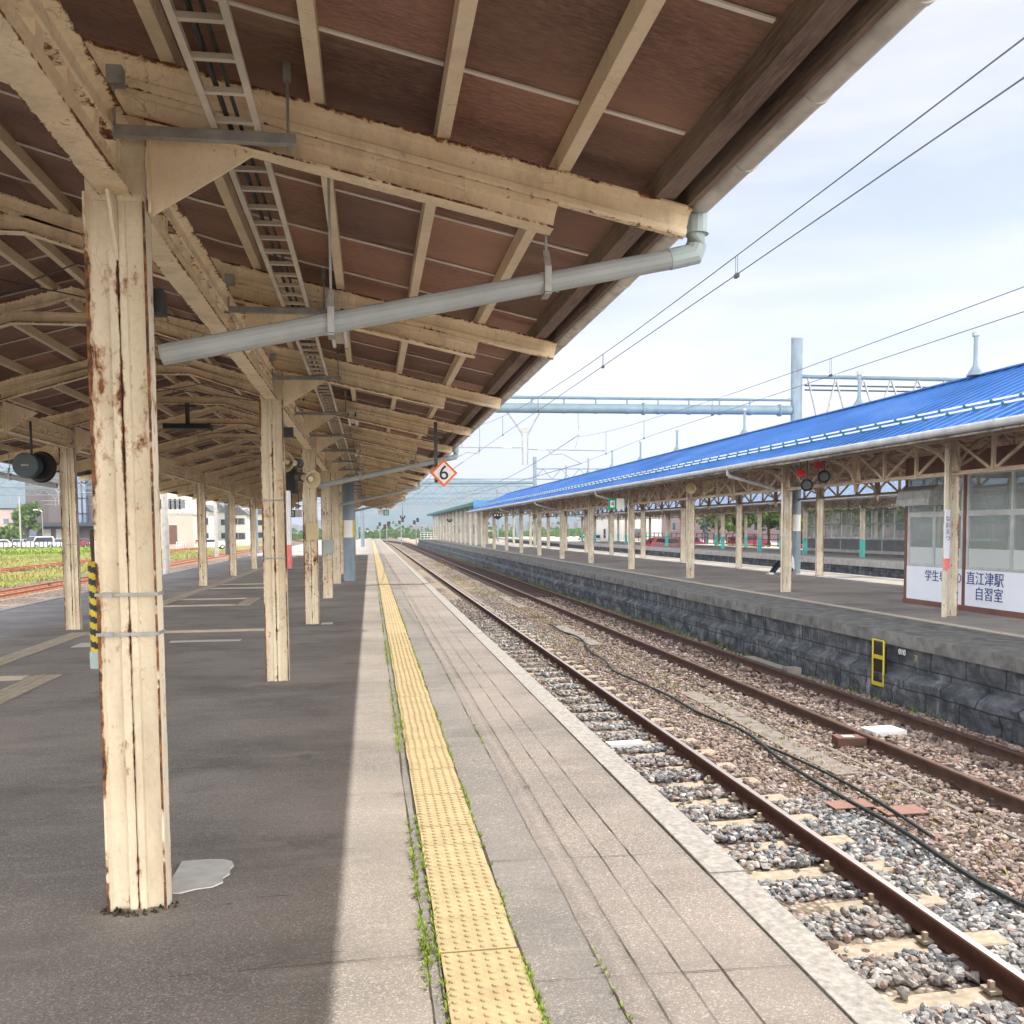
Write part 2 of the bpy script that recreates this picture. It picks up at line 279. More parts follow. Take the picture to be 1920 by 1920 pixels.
# ------------------------------------------------------------------ mesh tools
W0 = {}
class MB:
    def __init__(s): s.v = []; s.f = []; s.e = []; s.m = []; s.cm = 0
    def add(s, vs, fs, ed=None):
        b = len(s.v); s.v += [tuple(p) for p in vs]; s.e += (list(ed) if ed is not None else [0.]*len(vs))
        s.f += [tuple(b+i for i in f) for f in fs]; s.m += [s.cm]*len(fs); return s
    def box(s, x0, x1, y0, y1, z0, z1, ed=0.):
        x0, x1 = min(x0, x1), max(x0, x1); y0, y1 = min(y0, y1), max(y0, y1); z0, z1 = min(z0, z1), max(z0, z1)
        vs = [(x, y, z) for z in (z0, z1) for y in (y0, y1) for x in (x0, x1)]
        return s.add(vs, [(0, 2, 3, 1), (4, 5, 7, 6), (0, 1, 5, 4), (2, 6, 7, 3), (0, 4, 6, 2), (1, 3, 7, 5)], [ed]*8)
    def bar(s, a, b, wd, h, up=(0, 0, 1), ed=0.):
        """rectangular bar from a to b; wd across, h along up"""
        a = Vector(a); b = Vector(b); d = (b-a).normalized(); up = Vector(up); x = d.cross(up)
        if x.length < 1e-4: x = d.cross(Vector((1, 0, 0)))
        x.normalize(); u = x.cross(d).normalized(); vs = []
        for p in (a, b):
            for sx, su in ((-1, -1), (1, -1), (1, 1), (-1, 1)): vs.append(p+x*sx*wd/2+u*su*h/2)
        return s.add(vs, [(0, 1, 2, 3), (7, 6, 5, 4), (0, 4, 5, 1), (1, 5, 6, 2), (2, 6, 7, 3), (3, 7, 4, 0)], [ed]*8)
    def sweep(s, path, prof, up=(0, 0, 1), ew=None, closed=True, caps=True):
        """prof: list of (lateral, up) offsets; path: points"""
        P = [Vector(p) for p in path]; n = len(prof); vs = []; ed = []; up = Vector(up)
        for i, p in enumerate(P):
            d1 = (P[i]-P[i-1]).normalized() if i else None; d2 = (P[i+1]-P[i]).normalized() if i < len(P)-1 else None
            d = ((d1 or d2)+(d2 or d1)).normalized(); x = d.cross(up)
            if x.length < 1e-4: x = d.cross(Vector((0, 1, 0)))
            x.normalize(); u = x.cross(d).normalized(); k = 1/max(.4, d.dot(d1 or d2))
            for j, (a, b) in enumerate(prof): vs.append(p+x*a+u*b*k); ed.append(ew[j] if ew else 0.)
        fs = []
        for i in range(len(P)-1):
            for j in range(n if closed else n-1):
                j2 = (j+1) % n; fs.append((i*n+j, i*n+j2, (i+1)*n+j2, (i+1)*n+j))
        if caps and closed: fs.append(tuple(range(n-1, -1, -1))); fs.append(tuple((len(P)-1)*n+j for j in range(n)))
        return s.add(vs, fs, ed)
    def tube(s, path, r, n=10, caps=True, r1=None):
        P = [Vector(p) for p in path]
        d = (P[-1]-P[0]); up = Vector((0, 0, 1)) if abs(d.normalized().z) < .9 else Vector((0, 1, 0))
        if r1 is None: return s.sweep(P, [(r*math.cos(t*2*math.pi/n), r*math.sin(t*2*math.pi/n)) for t in range(n)], up, caps=caps)
        vs = []; d.normalize(); x = d.cross(up).normalized(); u = x.cross(d)
        for i, p in enumerate(P):
            rr = r+(r1-r)*i/(len(P)-1)
            for t in range(n): a = t*2*math.pi/n; vs.append(p+x*rr*math.cos(a)+u*rr*math.sin(a))
        fs = [(i*n+j, i*n+(j+1) % n, (i+1)*n+(j+1) % n, (i+1)*n+j) for i in range(len(P)-1) for j in range(n)]
        if caps: fs += [tuple(range(n-1, -1, -1)), tuple((len(P)-1)*n+j for j in range(n))]
        return s.add(vs, fs)
    def lathe(s, base, axis, prof, n=20):
        """prof: (dist along axis, radius)"""
        base = Vector(base); ax = Vector(axis).normalized(); t = Vector((0, 0, 1)) if abs(ax.z) < .9 else Vector((1, 0, 0))
        x = ax.cross(t).normalized(); u = x.cross(ax); vs = []
        for h, r in prof:
            for k in range(n): a = 2*math.pi*k/n; vs.append(base+ax*h+x*r*math.cos(a)+u*r*math.sin(a))
        fs = [(i*n+j, i*n+(j+1) % n, (i+1)*n+(j+1) % n, (i+1)*n+j) for i in range(len(prof)-1) for j in range(n)]
        fs += [tuple(range(n-1, -1, -1)), tuple((len(prof)-1)*n+j for j in range(n))]; return s.add(vs, fs)
    def plate(s, pts, nrm, th, ed=None):
        """flat polygon with thickness th along nrm"""
        nv = Vector(nrm).normalized()*th/2; n = len(pts); vs = [Vector(p)-nv for p in pts]+[Vector(p)+nv for p in pts]
        fs = [tuple(range(n)), tuple(range(2*n-1, n-1, -1))]+[(i, i+n, (i+1) % n+n, (i+1) % n) for i in range(n)]
        return s.add(vs, fs, (list(ed)*2) if ed else [.35]*2*n)
    def build(s, name, mats, parent=None, origin=None, smooth=False, label=None, fix=True):
        me = bpy.data.meshes.new(name)
        if origin is None:
            if parent is not None: origin = W0[parent.name]
            elif s.v:
                A = np.array(s.v); lo, hi = A.min(0), A.max(0); origin = ((lo[0]+hi[0])/2, (lo[1]+hi[1])/2, lo[2])
            else: origin = (0, 0, 0)
        O = Vector(origin); A = np.array(s.v, dtype=float)-np.array(O)
        me.from_pydata(A.tolist(), [], s.f)
        if not isinstance(mats, (list, tuple)): mats = [mats]
        for m in mats: me.materials.append(m)
        if len(mats) > 1: me.polygons.foreach_set('material_index', s.m)
        if any(s.e): me.attributes.new('edge', 'FLOAT', 'POINT').data.foreach_set('value', s.e)
        if fix:
            import bmesh
            b = bmesh.new(); b.from_mesh(me); bmesh.ops.recalc_face_normals(b, faces=b.faces); b.to_mesh(me); b.free()
        if smooth: me.shade_smooth() if hasattr(me, 'shade_smooth') else me.polygons.foreach_set('use_smooth', [True]*len(me.polygons)); me.set_sharp_from_angle(angle=math.radians(24))
        o = bpy.data.objects.new(name, me); C.objects.link(o); W0[o.name] = O
        if parent is not None: o.parent = parent; o.location = O-W0[parent.name]
        else: o.location = O
        if label: o['label'] = label
        return o
def empty(name, loc, rz=0):
    o = bpy.data.objects.new(name, None); C.objects.link(o); o.location = loc; o.rotation_euler = (0, 0, rz); o.empty_display_size = .3
    W0[o.name] = Vector(loc); return o
def tag(o, label, cat, group=None):
    o['label'] = label; o['category'] = cat
    if group: o['group'] = group
    return o
def struct(o, label=None, kind='structure'):
    o['kind'] = kind
    if label: o['label'] = label
    return o
def cp(o, loc=None, parent=None):
    """copy of a part (or whole thing) with its children; loc in world"""
    c = o.copy(); C.objects.link(c); W0[c.name] = Vector(loc) if loc is not None else W0[o.name].copy()
    if parent is not None: c.parent = parent; c.location = W0[c.name]-W0[parent.name]
    elif o.parent is None: c.location = W0[c.name]
    for ch in list(o.children):
        k = ch.copy(); C.objects.link(k); k.parent = c; W0[k.name] = W0[c.name]+k.location
        for g in list(ch.children): d = g.copy(); C.objects.link(d); d.parent = k; W0[d.name] = W0[k.name]+d.location
    return c
def text(body, size, loc, xdir, updir, mat, name, parent, ext=.003, align='CENTER'):
    cu = bpy.data.curves.new(name, 'FONT'); cu.body = body; cu.size = size; cu.align_x = align; cu.align_y = 'CENTER'; cu.extrude = ext
    o = bpy.data.objects.new(name+'_tmp', cu); C.objects.link(o); dg = bpy.context.evaluated_depsgraph_get()
    me = bpy.data.meshes.new_from_object(o.evaluated_get(dg)); C.objects.unlink(o); bpy.data.objects.remove(o)
    x = Vector(xdir).normalized(); y = Vector(updir).normalized(); z = x.cross(y)
    me.transform(Matrix(((x.x, y.x, z.x, 0), (x.y, y.y, z.y, 0), (x.z, y.z, z.z, 0), (0, 0, 0, 1))))
    me.materials.clear(); me.materials.append(mat); t = bpy.data.objects.new(name, me); C.objects.link(t)
    W0[t.name] = Vector(loc)
    if parent is not None: t.parent = parent; t.location = Vector(loc)-W0[parent.name]
    else: t.location = loc
    return t
def npmesh(name, V, F, mat, cols=None, smooth=False):
    me = bpy.data.meshes.new(name); nf, k = F.shape
    me.vertices.add(len(V)); me.vertices.foreach_set('co', V.astype(np.float32).ravel())
    me.loops.add(nf*k); me.loops.foreach_set('vertex_index', F.astype(np.int32).ravel())
    me.polygons.add(nf); me.polygons.foreach_set('loop_start', np.arange(0, nf*k, k, dtype=np.int32)); me.polygons.foreach_set('loop_total', np.full(nf, k, dtype=np.int32))
    if cols is not None:
        a = me.color_attributes.new('col', 'FLOAT_COLOR', 'POINT'); a.data.foreach_set('color', np.hstack([cols, np.ones((len(cols), 1))]).astype(np.float32).ravel())
    me.update(calc_edges=True); me.validate(); me.materials.append(mat)
    if not smooth: me.polygons.foreach_set('use_smooth', np.zeros(nf, dtype=bool))
    o = bpy.data.objects.new(name, me); C.objects.link(o); W0[o.name] = Vector((0, 0, 0)); return o

# old-rail section: foot at 0, head top at h
def rail_prof(h=.125, fw=.055, hw=.03, sgn=1, off=0., k=1.):
    half = [(fw*.3, 0), (fw*.72, 0), (fw, 0), (fw, .009), (.022, .019), (.011, .030), (.0085, .045), (.0085, h-.045), (.013, h-.036), (hw, h-.031), (hw, h-.008), (hw-.008, h)]
    ew = [0, .05, 1, .9, .12, .0, 0, 0, 0, .1, .35, .75]
    pr = [(a, off+sgn*b) for a, b in half]+[(-a, off+sgn*b) for a, b in reversed(half)]
    return pr, ew+ew[::-1]

# ------------------------------------------------------------------ ground
GZ = -1.02
def sheet(name, x0, x1, y0, y1, z, mat, nx=1, ny=1, lab=None, kind='structure', amp=0):
    mb = MB(); vs = []; fs = []
    for j in range(ny+1):
        for i in range(nx+1):
            x = x0+(x1-x0)*i/nx; y = y0+(y1-y0)*j/ny; vs.append((x, y, z+(amp*mnoise.noise((x*.9, y*.9, 3)) if amp else 0)))
    for j in range(ny):
        for i in range(nx): a = j*(nx+1)+i; fs.append((a, a+1, a+nx+2, a+nx+1))
    mb.add(vs, fs); return struct(mb.build(name, mat, origin=(0, 0, 0)), lab, kind)
sheet('ground', -4000, 4000, -400, 7000, GZ-.03, YARD)
sheet('ballast_bed', 1.6, 7.75, -12, 330, GZ, BALL, 12, 400, amp=.012)
sheet('ballast_bed', 15.5, 21.9, -12, 230, GZ, BALL)
sheet('ballast_bed', -17.5, -7.6, -12, 330, GZ, BALL)
sheet('meadow', -90, -17.5, -40, 420, GZ-.006, GRASS, lab='flat dry yellow meadow between the left tracks')
sheet('green_verge', -75, -30, 100, 152, GZ-.002, GRASSG, lab='greener grass strip before the car park fence')
sheet('car_park_ground', -240, -44, 152, 300, GZ+.012, TARM)
sheet('station_forecourt', 31.5, 260, -20, 320, GZ+.2, CONC3)
# ------------------------------------------------------------------ platforms
Y0P, Y1P = -12., 165.
def platform(name, x0, x1, mats, xs, y0=Y0P, y1=Y1P):
    """surface zones xs with materials"""
    for i, m in enumerate(mats):
        mb = MB(); mb.add([(xs[i], y0, 0), (xs[i+1], y0, 0), (xs[i+1], y1, 0), (xs[i], y1, 0)], [(0, 1, 2, 3)])
        struct(mb.build(name, m, origin=(0, 0, 0)))
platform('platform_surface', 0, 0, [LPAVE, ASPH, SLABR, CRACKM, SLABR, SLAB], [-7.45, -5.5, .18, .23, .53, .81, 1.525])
def lip_wall(name, x, sx, lipm, wallm, lab, y0=Y0P, y1=Y1P, lw=.17, lh=.16, base=GZ-.05, rough=0):
    """edge coping slabs and retaining wall under it; sx=+1 track on the +X side"""
    e = empty(name, (x, (y0+y1)/2, base)); tag(e, lab, 'platform wall')
    mb = MB(); y = y0; ln = 2.0
    while y < y1:
        j = R.uniform(-.004, .004); a, b = x-sx*lw, x+j
        mb.box(a, b, y+.004, min(y+ln-.004, y1), -lh, .012+R.uniform(-.003, .003)); y += ln
    mb.build('coping', lipm, e)
    mb = MB(); wx = x-sx*.07
    if rough:
        ny = int((y1-y0)/.09); nz = 10; rows = []
        for i in range(ny+1):
            yy = y0+(y1-y0)*i/ny
            for k in range(nz+1):
                zz = base+(-lh-base)*k/nz; f = 0
                blk = .35 if k < nz*.52 else 0
                d = .045*mnoise.noise((yy*1.7, zz*3, 1))+.03*mnoise.noise((yy*6, zz*6, 5))
                off = (.16 if zz < -.62 else 0)+(.03 if (abs((yy*.9) % 1-.5) > .47 and zz < -.62) else 0)
                rows.append((wx+sx*(off+d*(1.4 if zz < -.6 else .5)), yy, zz))
        fs = [(i*(nz+1)+k, (i+1)*(nz+1)+k, (i+1)*(nz+1)+k+1, i*(nz+1)+k+1) for i in range(ny) for k in range(nz)]
        mb.add(rows, fs); mb.build('stone_face', wallm, e)
    else:
        mb.box(wx-sx*.3, wx, y0, y1, base, -lh-.001); mb.build('wall_face', wallm, e)
    return e
lip_wall('platform_edge_wall', 1.69, 1, CONC, CONC2, 'pale coping and wall edging the near sunlit platform beside the first track')
lip_wall('platform_edge_wall', -7.62, -1, CONC3, CONC2, 'far left edge of the near platform facing the red rails', lw=.17)
# platform 2
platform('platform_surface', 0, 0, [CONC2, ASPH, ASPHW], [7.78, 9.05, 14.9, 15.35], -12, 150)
lip_wall('platform_edge_wall', 7.62, -1, CONC2, WALL, 'dark mossy stone wall and coping under the opposite platform', -12, 150, lw=.16, lh=.17, rough=1)
lip_wall('platform_edge_wall', 15.5, 1, CONC3, CONC2, 'back edge wall of the opposite platform', -12, 150)
mb = MB(); mb.box(9.12, 9.27, -12, 150, .002, .009); struct(mb.build('tactile_line', TACT2, origin=(0, 0, 0)), 'worn cream tactile line along the opposite platform')
# platform 3
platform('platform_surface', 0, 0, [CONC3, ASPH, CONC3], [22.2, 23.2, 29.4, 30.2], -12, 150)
lip_wall('platform_edge_wall', 22.05, -1, CONC3, WALL, 'third platform edge with pale concrete coping over a black wall', -12, 150, lw=.16, lh=.26)

# tactile strip with domes
mb = MB(); td = MB()
y = -.5; ti = 0
while y < 150:
    z = .012+R.uniform(-.002, .003); dx = R.uniform(-.004, .004)
    mb.box(.232+dx, .528+dx, y+.003, y+.297, -.02, z)
    if y < 45:
        n = 8 if y < 14 else 5
        for i in range(6):
            for j in range(6):
                cx, cyy = .232+dx+.026+i*.0488, y+.026+j*.0496; r = .0165
                vs = []; 
                for (rr, zz) in ((r, 0), (r*.74, .0056)) if y < 14 else ((r, 0),):
                    for a in range(n): vs.append((cx+rr*math.cos(a*6.2832/n), cyy+rr*math.sin(a*6.2832/n), z+zz))
                vs.append((cx, cyy, z+.0072)); fs = []
                if y < 14:
                    fs = [(a, (a+1) % n, n+(a+1) % n, n+a) for a in range(n)]+[(n+a, n+(a+1) % n, 2*n) for a in range(n)]
                else: fs = [(a, (a+1) % n, n) for a in range(n)]
                td.add(vs, fs)
    y += .3
tp = struct(mb.build('tactile_paving', TACT, origin=(0, 0, 0)), 'yellow dotted tactile paving along the sunlit platform edge')
td.build('warning_domes', TACT, tp, smooth=True, fix=False)
# left tactile lines (cream bars)
mb = MB()
def bars(x0, x1, y0, y1, along='Y'):
    mb.box(x0, x1, y0, y1, .002, .007)
    n = 4
    for i in range(n):
        if along == 'Y': c = x0+(x1-x0)*(i+.5)/n; mb.box(c-.018, c+.018, y0+.02, y1-.02, .0075, .013)
        else: c = y0+(y1-y0)*(i+.5)/n; mb.box(x0+.02, x1-.02, c-.018, c+.018, .0075, .013)
bars(-4.72, -4.42, 4, 15.55); bars(-4.4, -1.6, 15.2, 15.5, 'X')
bars(-3.75, -3.45, 7, 11.0); bars(-5.6, -3.77, 10.7, 11.0, 'X')
bars(-4.72, -4.42, 17.5, 60)
for yy in (20.5, 22.4, 26.5, 28.4): bars(-4.4, -2.9, yy, yy+.3, 'X')
bars(-2.88, -2.58, 20.5, 22.7); bars(-2.88, -2.58, 26.5, 28.7)
struct(mb.build('guide_paving', TACT2, origin=(0, 0, 0)), 'cream guide strips branching on the shaded asphalt')
# cracks
mb = MB()
def crack(pts, w0=.006, step=.05, jit=.006, z=.0042):
    P = []
    for (a, b) in zip(pts[:-1], pts[1:]):
        a = Vector((*a, 0)); b = Vector((*b, 0)); n = max(2, int((b-a).length/step))
        for i in range(n): P.append(a.lerp(b, i/n))
    P.append(Vector((*pts[-1], 0))); vs = []; d = (P[-1]-P[0]).normalized(); nr = Vector((-d.y, d.x, 0)); off = 0
    for i, p in enumerate(P):
        off = off*.86+R.uniform(-jit, jit)*.32; wd = .0007+w0*(.08+1.1*max(0, mnoise.noise((p.x*3, p.y*3.5, 8))+.12))
        q = p+nr*off; vs += [tuple(q-nr*wd)[:2]+(z,), tuple(q+nr*wd)[:2]+(z,)]
    mb.add(vs, [(2*i, 2*i+1, 2*i+3, 2*i+2) for i in range(len(P)-1)])
crack([(.18, 2), (.18, 40)], .007); crack([(.222, 2), (.222, 40)], .005, jit=.002); crack([(.538, 2), (.538, 60)], .006, jit=.002)
crack([(.81, 2), (.81, 60)], .004); crack([(.935, 2.4), (.935, 30)], .0022); crack([(1.085, 2.4), (1.085, 30)], .0022); crack([(1.235, 2), (1.235, 50)], .0035)
crack([(1.52, 2), (1.52, 60)], .004, jit=.002)
for yy in (3.15, 4.35, 6.2, 8.4, 11, 14, 17.7, 25.2, 33): crack([(.54, yy), (1.52, yy+R.uniform(-.05, .05))], .0022)
yy = 7.0
while yy < 40:
    crack([(.82, yy), (1.235, yy+R.uniform(-.02, .02))] if int(yy*10) % 2 else [(1.09, yy), (1.52, yy+R.uniform(-.02, .02))], .0012); yy += .61
for yy in (3.4, 5.6, 9.5, 25.2): crack([(-1.0+R.uniform(-.2, .3), yy), (.18, yy+.02)], .0024)
crack([(-2.2, 3.2), (-1.55, 3.3), (-1.3, 3.05)], .006); crack([(-.62, 3.35), (-.2, 3.5), (-.13, 3.5)], .002)
crack([(-1.55, 3.3), (-1.5, 2.9)], .02, jit=.012)
for i in range(26):
    x, yy = R.uniform(-3.5, -.2), R.uniform(3.5, 16); crack([(x, yy), (x+R.uniform(.1, .35), yy+R.uniform(-.03, .03))], .004)
struct(mb.build('paving_joints', CRACKM, origin=(0, 0, 0), fix=False), 'dirt filled joints and cracks in the platform paving')
mb = MB()
def blob(cx, cyy, rx, ry, z=.006, n=22, seed=1):
    vs = [(cx+rx*math.cos(a*6.2832/n)*(1+.18*mnoise.noise((a, seed, 1))), cyy+ry*math.sin(a*6.2832/n)*(1+.18*mnoise.noise((a, seed, 5))), z) for a in range(n)]
    mb.add(vs, [tuple(range(n))])
struct(MB().plate([(-.93, 4.60, .006), (-.80, 4.605, .006), (-.73, 4.59, .006), (-.69, 4.56, .006), (-.672, 4.5, .006), (-.683, 4.45, .006), (-.675, 4.39, .006), (-.70, 4.34, .006), (-.69, 4.29, .006), (-.73, 4.24, .006), (-.80, 4.225, .006), (-.86, 4.19, .006), (-.93, 4.2, .006)], (0, 0, 1), .006).build('mortar_patch', PATCH, origin=(0, 0, 0)), 'white mortar patch beside the nearest column foot')
mb.box(-4.15, -3.5, 13.6, 14.1, .002, .006); mb.box(-1.5, -1.2, 13.7, 14.0, .002, .006); mb.box(-2.9, -1.9, 13.9, 14.1, .001, .005)
mb.box(-.85, -.66, 16.0, 16.3, .002, .006)
struct(mb.build('repair_patches', PATCH, origin=(0, 0, 0)), 'small pale repair patches in the shaded asphalt')

# ------------------------------------------------------------------ tracks
def tpath(xc, bend, y1, amp):
    pts = []; y = -14.
    while y <= y1:
        x = xc-(max(0, y-bend)**2)*amp; pts.append((x, y, 0)); y += 3 if y > bend-6 else 12
    return pts
def track(label, xc, mrail, msl, kind, y1=300, bend=150, amp=.0011, nslp=100, sy0=-1., pitch=.62, wid=2.0, ztop=-.85, gauge=1.067):
    e = empty('railway_track', (xc, 60, GZ)); tag(e, label, 'railway track')
    pr, ew = rail_prof(.14, .058, .0325); pth = tpath(xc, bend, y1, amp)
    for sx in (-1, 1):
        mb = MB(); mb.sweep([(p[0]+sx*(gauge/2+.0325), p[1], ztop-.14) for p in pth], pr)
        mb.build('rail', mrail, e)
    zt = ztop-.142
    def slp(mb, yc, xo=0., h=.17):
        if kind == 'pc':
            n = 8; pf = [(-.12, -h), (.12, -h), (.10, -.01), (.085, 0), (-.085, 0), (-.10, -.01)]
            path = [(xc+xo+wid*(i/n-.5), yc, zt-.028*math.cos((i/n-.5)*math.pi*1)**2*1.0) for i in range(n+1)]
            mb.sweep(path, pf)
        else: mb.box(xc+xo-wid/2, xc+xo+wid/2, yc-.11, yc+.11, zt-h, zt)
        for sx in (-1, 1):
            for s2 in (-1, 1):
                bx = xc+xo+sx*(gauge/2+.0325)+s2*.085; mb.box(bx-.035, bx+.035, yc-.045, yc+.045, zt, zt+.02); mb.box(bx-.014, bx+.014, yc-.014, yc+.014, zt+.02, zt+.06)
    m0 = MB(); slp(m0, 0.); o = m0.build('sleeper', msl, e, origin=(xc, 0, zt)); o.location = (0, sy0-60, zt-GZ); W0[o.name] = Vector((xc, sy0, zt))
    for i in range(1, nslp): cp(o, (xc+R.uniform(-.015, .015), sy0+pitch*i+R.uniform(-.02, .02), zt+R.uniform(-.004, .002)), e)
    m1 = MB(); y = sy0+pitch*nslp
    while y < min(y1, 210): m1.box(xc-(max(0, y-bend)**2)*amp-wid/2, xc-(max(0, y-bend)**2)*amp+wid/2, y-.11, y+.11, zt-.1, zt); y += pitch
    m1.build('far_sleepers', msl, e)['kind'] = 'stuff'
    return e
track('track beside the sunlit platform with shiny rail head and sandy concrete sleepers', 2.90, RAIL, CSLP, 'pc')
track('brown railed track on dark timber sleepers under the opposite platform wall', 6.30, RAIL2, WSLP, 'wood')
track('orange rusty track nearest the left side of the near platform', -10.65, RAIL3, CSLP, 'pc', nslp=60, sy0=12)
track('second rusty track from the left platform edge, ahead of the meadow', -15.0, RAIL3, CSLP, 'pc', nslp=60, sy0=24)
track('rusty siding crossing the far yellow meadow', -24.5, RAIL3, WSLP, 'wood', nslp=60, sy0=46, bend=80, amp=.0004)
track('track in the dark cutting between the opposite and third platforms', 18.8, RAIL2, WSLP, 'wood', nslp=50, sy0=20, y1=220)
# ballast stones
def ico():
    t = (1+5**.5)/2; v = np.array([(-1, t, 0), (1, t, 0), (-1, -t, 0), (1, -t, 0), (0, -1, t), (0, 1, t), (0, -1, -t), (0, 1, -t), (t, 0, -1), (t, 0, 1), (-t, 0, -1), (-t, 0, 1)], float)
    v /= np.linalg.norm(v[0]); f = np.array([(0, 11, 5), (0, 5, 1), (0, 1, 7), (0, 7, 10), (0, 10, 11), (1, 5, 9), (5, 11, 4), (11, 10, 2), (10, 7, 6), (7, 1, 8), (3, 9, 4), (3, 4, 2), (3, 2, 6), (3, 6, 8), (3, 8, 9), (4, 9, 5), (2, 4, 11), (6, 2, 10), (8, 6, 7), (9, 8, 1)])
    return v, f
IV, IF = ico()
def stone_field(name, n, xr, yr, size, lab, mask, grey, ypow=1.0):
    x = NP.uniform(*xr, n); u = NP.uniform(0, 1, n)**ypow; y = yr[0]+(yr[1]-yr[0])*u
    keep, zadd = mask(x, y); x, y, zadd = x[keep], y[keep], zadd[keep]; n = len(x)
    s = size*NP.uniform(.55, 1.25, n)
    J = IV[None]*(1+NP.uniform(-.34, .34, (n, 12, 1))); J = J*NP.uniform(.55, 1.15, (n, 1, 3))
    a = NP.uniform(0, 6.28, n); b = NP.uniform(-.9, .9, n); ca, sa, cb, sb = np.cos(a), np.sin(a), np.cos(b), np.sin(b)
    Rm = np.zeros((n, 3, 3)); Rm[:, 0, 0] = ca; Rm[:, 0, 1] = -sa*cb; Rm[:, 0, 2] = sa*sb; Rm[:, 1, 0] = sa; Rm[:, 1, 1] = ca*cb; Rm[:, 1, 2] = -ca*sb; Rm[:, 2, 1] = sb; Rm[:, 2, 2] = cb
    V = np.einsum('nij,nkj->nki', Rm, J)*s[:, None, None]; V[:, :, 2] *= .8
    V += np.stack([x, y, GZ+zadd+NP.uniform(-.004, .022, n)], 1)[:, None]
    F = (IF[None]+12*np.arange(n)[:, None, None]).reshape(-1, 3)
    g = np.clip(grey(x, y)+NP.uniform(-.35, .35, n), 0, 1) > .5
    br = np.array([(.22, .16, .14), (.31, .235, .205), (.38, .31, .275), (.48, .42, .385), (.15, .115, .10), (.36, .245, .195)])[NP.randint(0, 6, n)]
    gr = np.array([(.34, .345, .345), (.23, .25, .265), (.44, .435, .42), (.54, .53, .51), (.14, .16, .18)])[NP.randint(0, 5, n)]
    c = np.where(g[:, None], gr, br)*NP.uniform(.8, 1.2, (n, 1)); cc = np.repeat(c, 12, 0)
    o = npmesh(name, V.reshape(-1, 3), F, STONE, cc); struct(o, lab, 'stuff'); return o
def m_near(x, y):
    k = np.ones(len(x), bool); z = np.zeros(len(x))
    for xc in (2.9, 6.3):
        for sx in (-1, 1): k &= np.abs(x-(xc+sx*.566)) > .062
        ph = np.abs(((y+1.)/.62+.5) % 1-.5)*.62; on = (ph < .145) & (np.abs(x-xc) < 1.0)
        k &= ~(on & (NP.uniform(0, 1, len(x)) > (.025 if xc < 4 else .35))); z = np.where(on, .03, z)
        z = np.where((~on) & (np.abs(x-xc) < .9), np.abs(np.sin((y+1)/.62*math.pi))*.02, z)
    tr = (np.abs(x-4.9) < .16) & (np.sin(y*.6+1) > .36); k &= ~tr
    return k, z
def g_near(x, y): return np.where((x < 3.4) & (y < 26), .72, 0)*np.clip(1.1-(y-14)/14, 0, 1)+np.where((x > 3.5) & (x < 4.4) & (y < 8.3), .75, 0)+np.where((x < 4.4) & (y > 20), .45, 0)
stone_field('ballast_stones', 40000, (1.75, 7.5), (4.2, 13), .034, 'loose grey and rust brown ballast stones nearest between the platforms', m_near, g_near, 1.25)
stone_field('ballast_stones', 26000, (1.75, 7.5), (13, 34), .033, 'brownish ballast stones farther along between the platforms', m_near, g_near, 1.3)
# ------------------------------------------------------------------ weeds
def tufts(name, pts, mat, lab, h=(.03, .09), blades=(5, 10), wd=.006, spread=.02, z0=0.):
    V = []; F = []
    for (x, y, z, s) in pts:
        for b in range(R.randint(*blades)):
            a = R.uniform(0, 6.28); r = R.uniform(0, spread)*s; bx, by = x+r*math.cos(a), y+r*math.sin(a); hh = R.uniform(*h)*s; ln = R.uniform(.3, 1.1)*hh
            dx, dy = math.cos(a)*ln, math.sin(a)*ln; px, py = -math.sin(a)*wd*s, math.cos(a)*wd*s; i = len(V)
            V += [(bx-px, by-py, z), (bx+px, by+py, z), (bx+dx*.5+px, by+dy*.5+py, z+hh*.75), (bx+dx*.5-px, by+dy*.5-py, z+hh*.75), (bx+dx, by+dy, z+hh), (bx+dx, by+dy, z+hh*.98)]
            F += [(i, i+1, i+2, i+3), (i+3, i+2, i+4, i+5)]
    return struct(npmesh(name, np.array(V), np.array(F), mat), lab, 'stuff')
pts = []
def along(x, y0, y1, n, dens, s0=.35, s1=.7, z=.004):
    for i in range(n):
        y = y0+(y1-y0)*(R.random()**1.5)
        if mnoise.noise((x*7, y*1.1, 2))+dens > R.uniform(-.15, .5): pts.append((x+R.uniform(-.007, .007), y, z, R.uniform(s0, s1)))
along(.18, 2.4, 22, 900, .12); along(.226, 2.4, 30, 1300, .16, .3, .55); along(.536, 2.4, 34, 1500, .22, .3, .6); along(.81, 2.4, 26, 420, -.05, .3, .5)
for _ in range(60): pts.append((.182+R.gauss(0, .009), 3.4+R.gauss(0, .16), .004, R.uniform(.35, .6)))
tufts('joint_weeds', pts, WEED, 'bright green weeds sprouting in the joints beside the tactile paving', (.018, .05), (4, 7), .004, .018)
pts = []
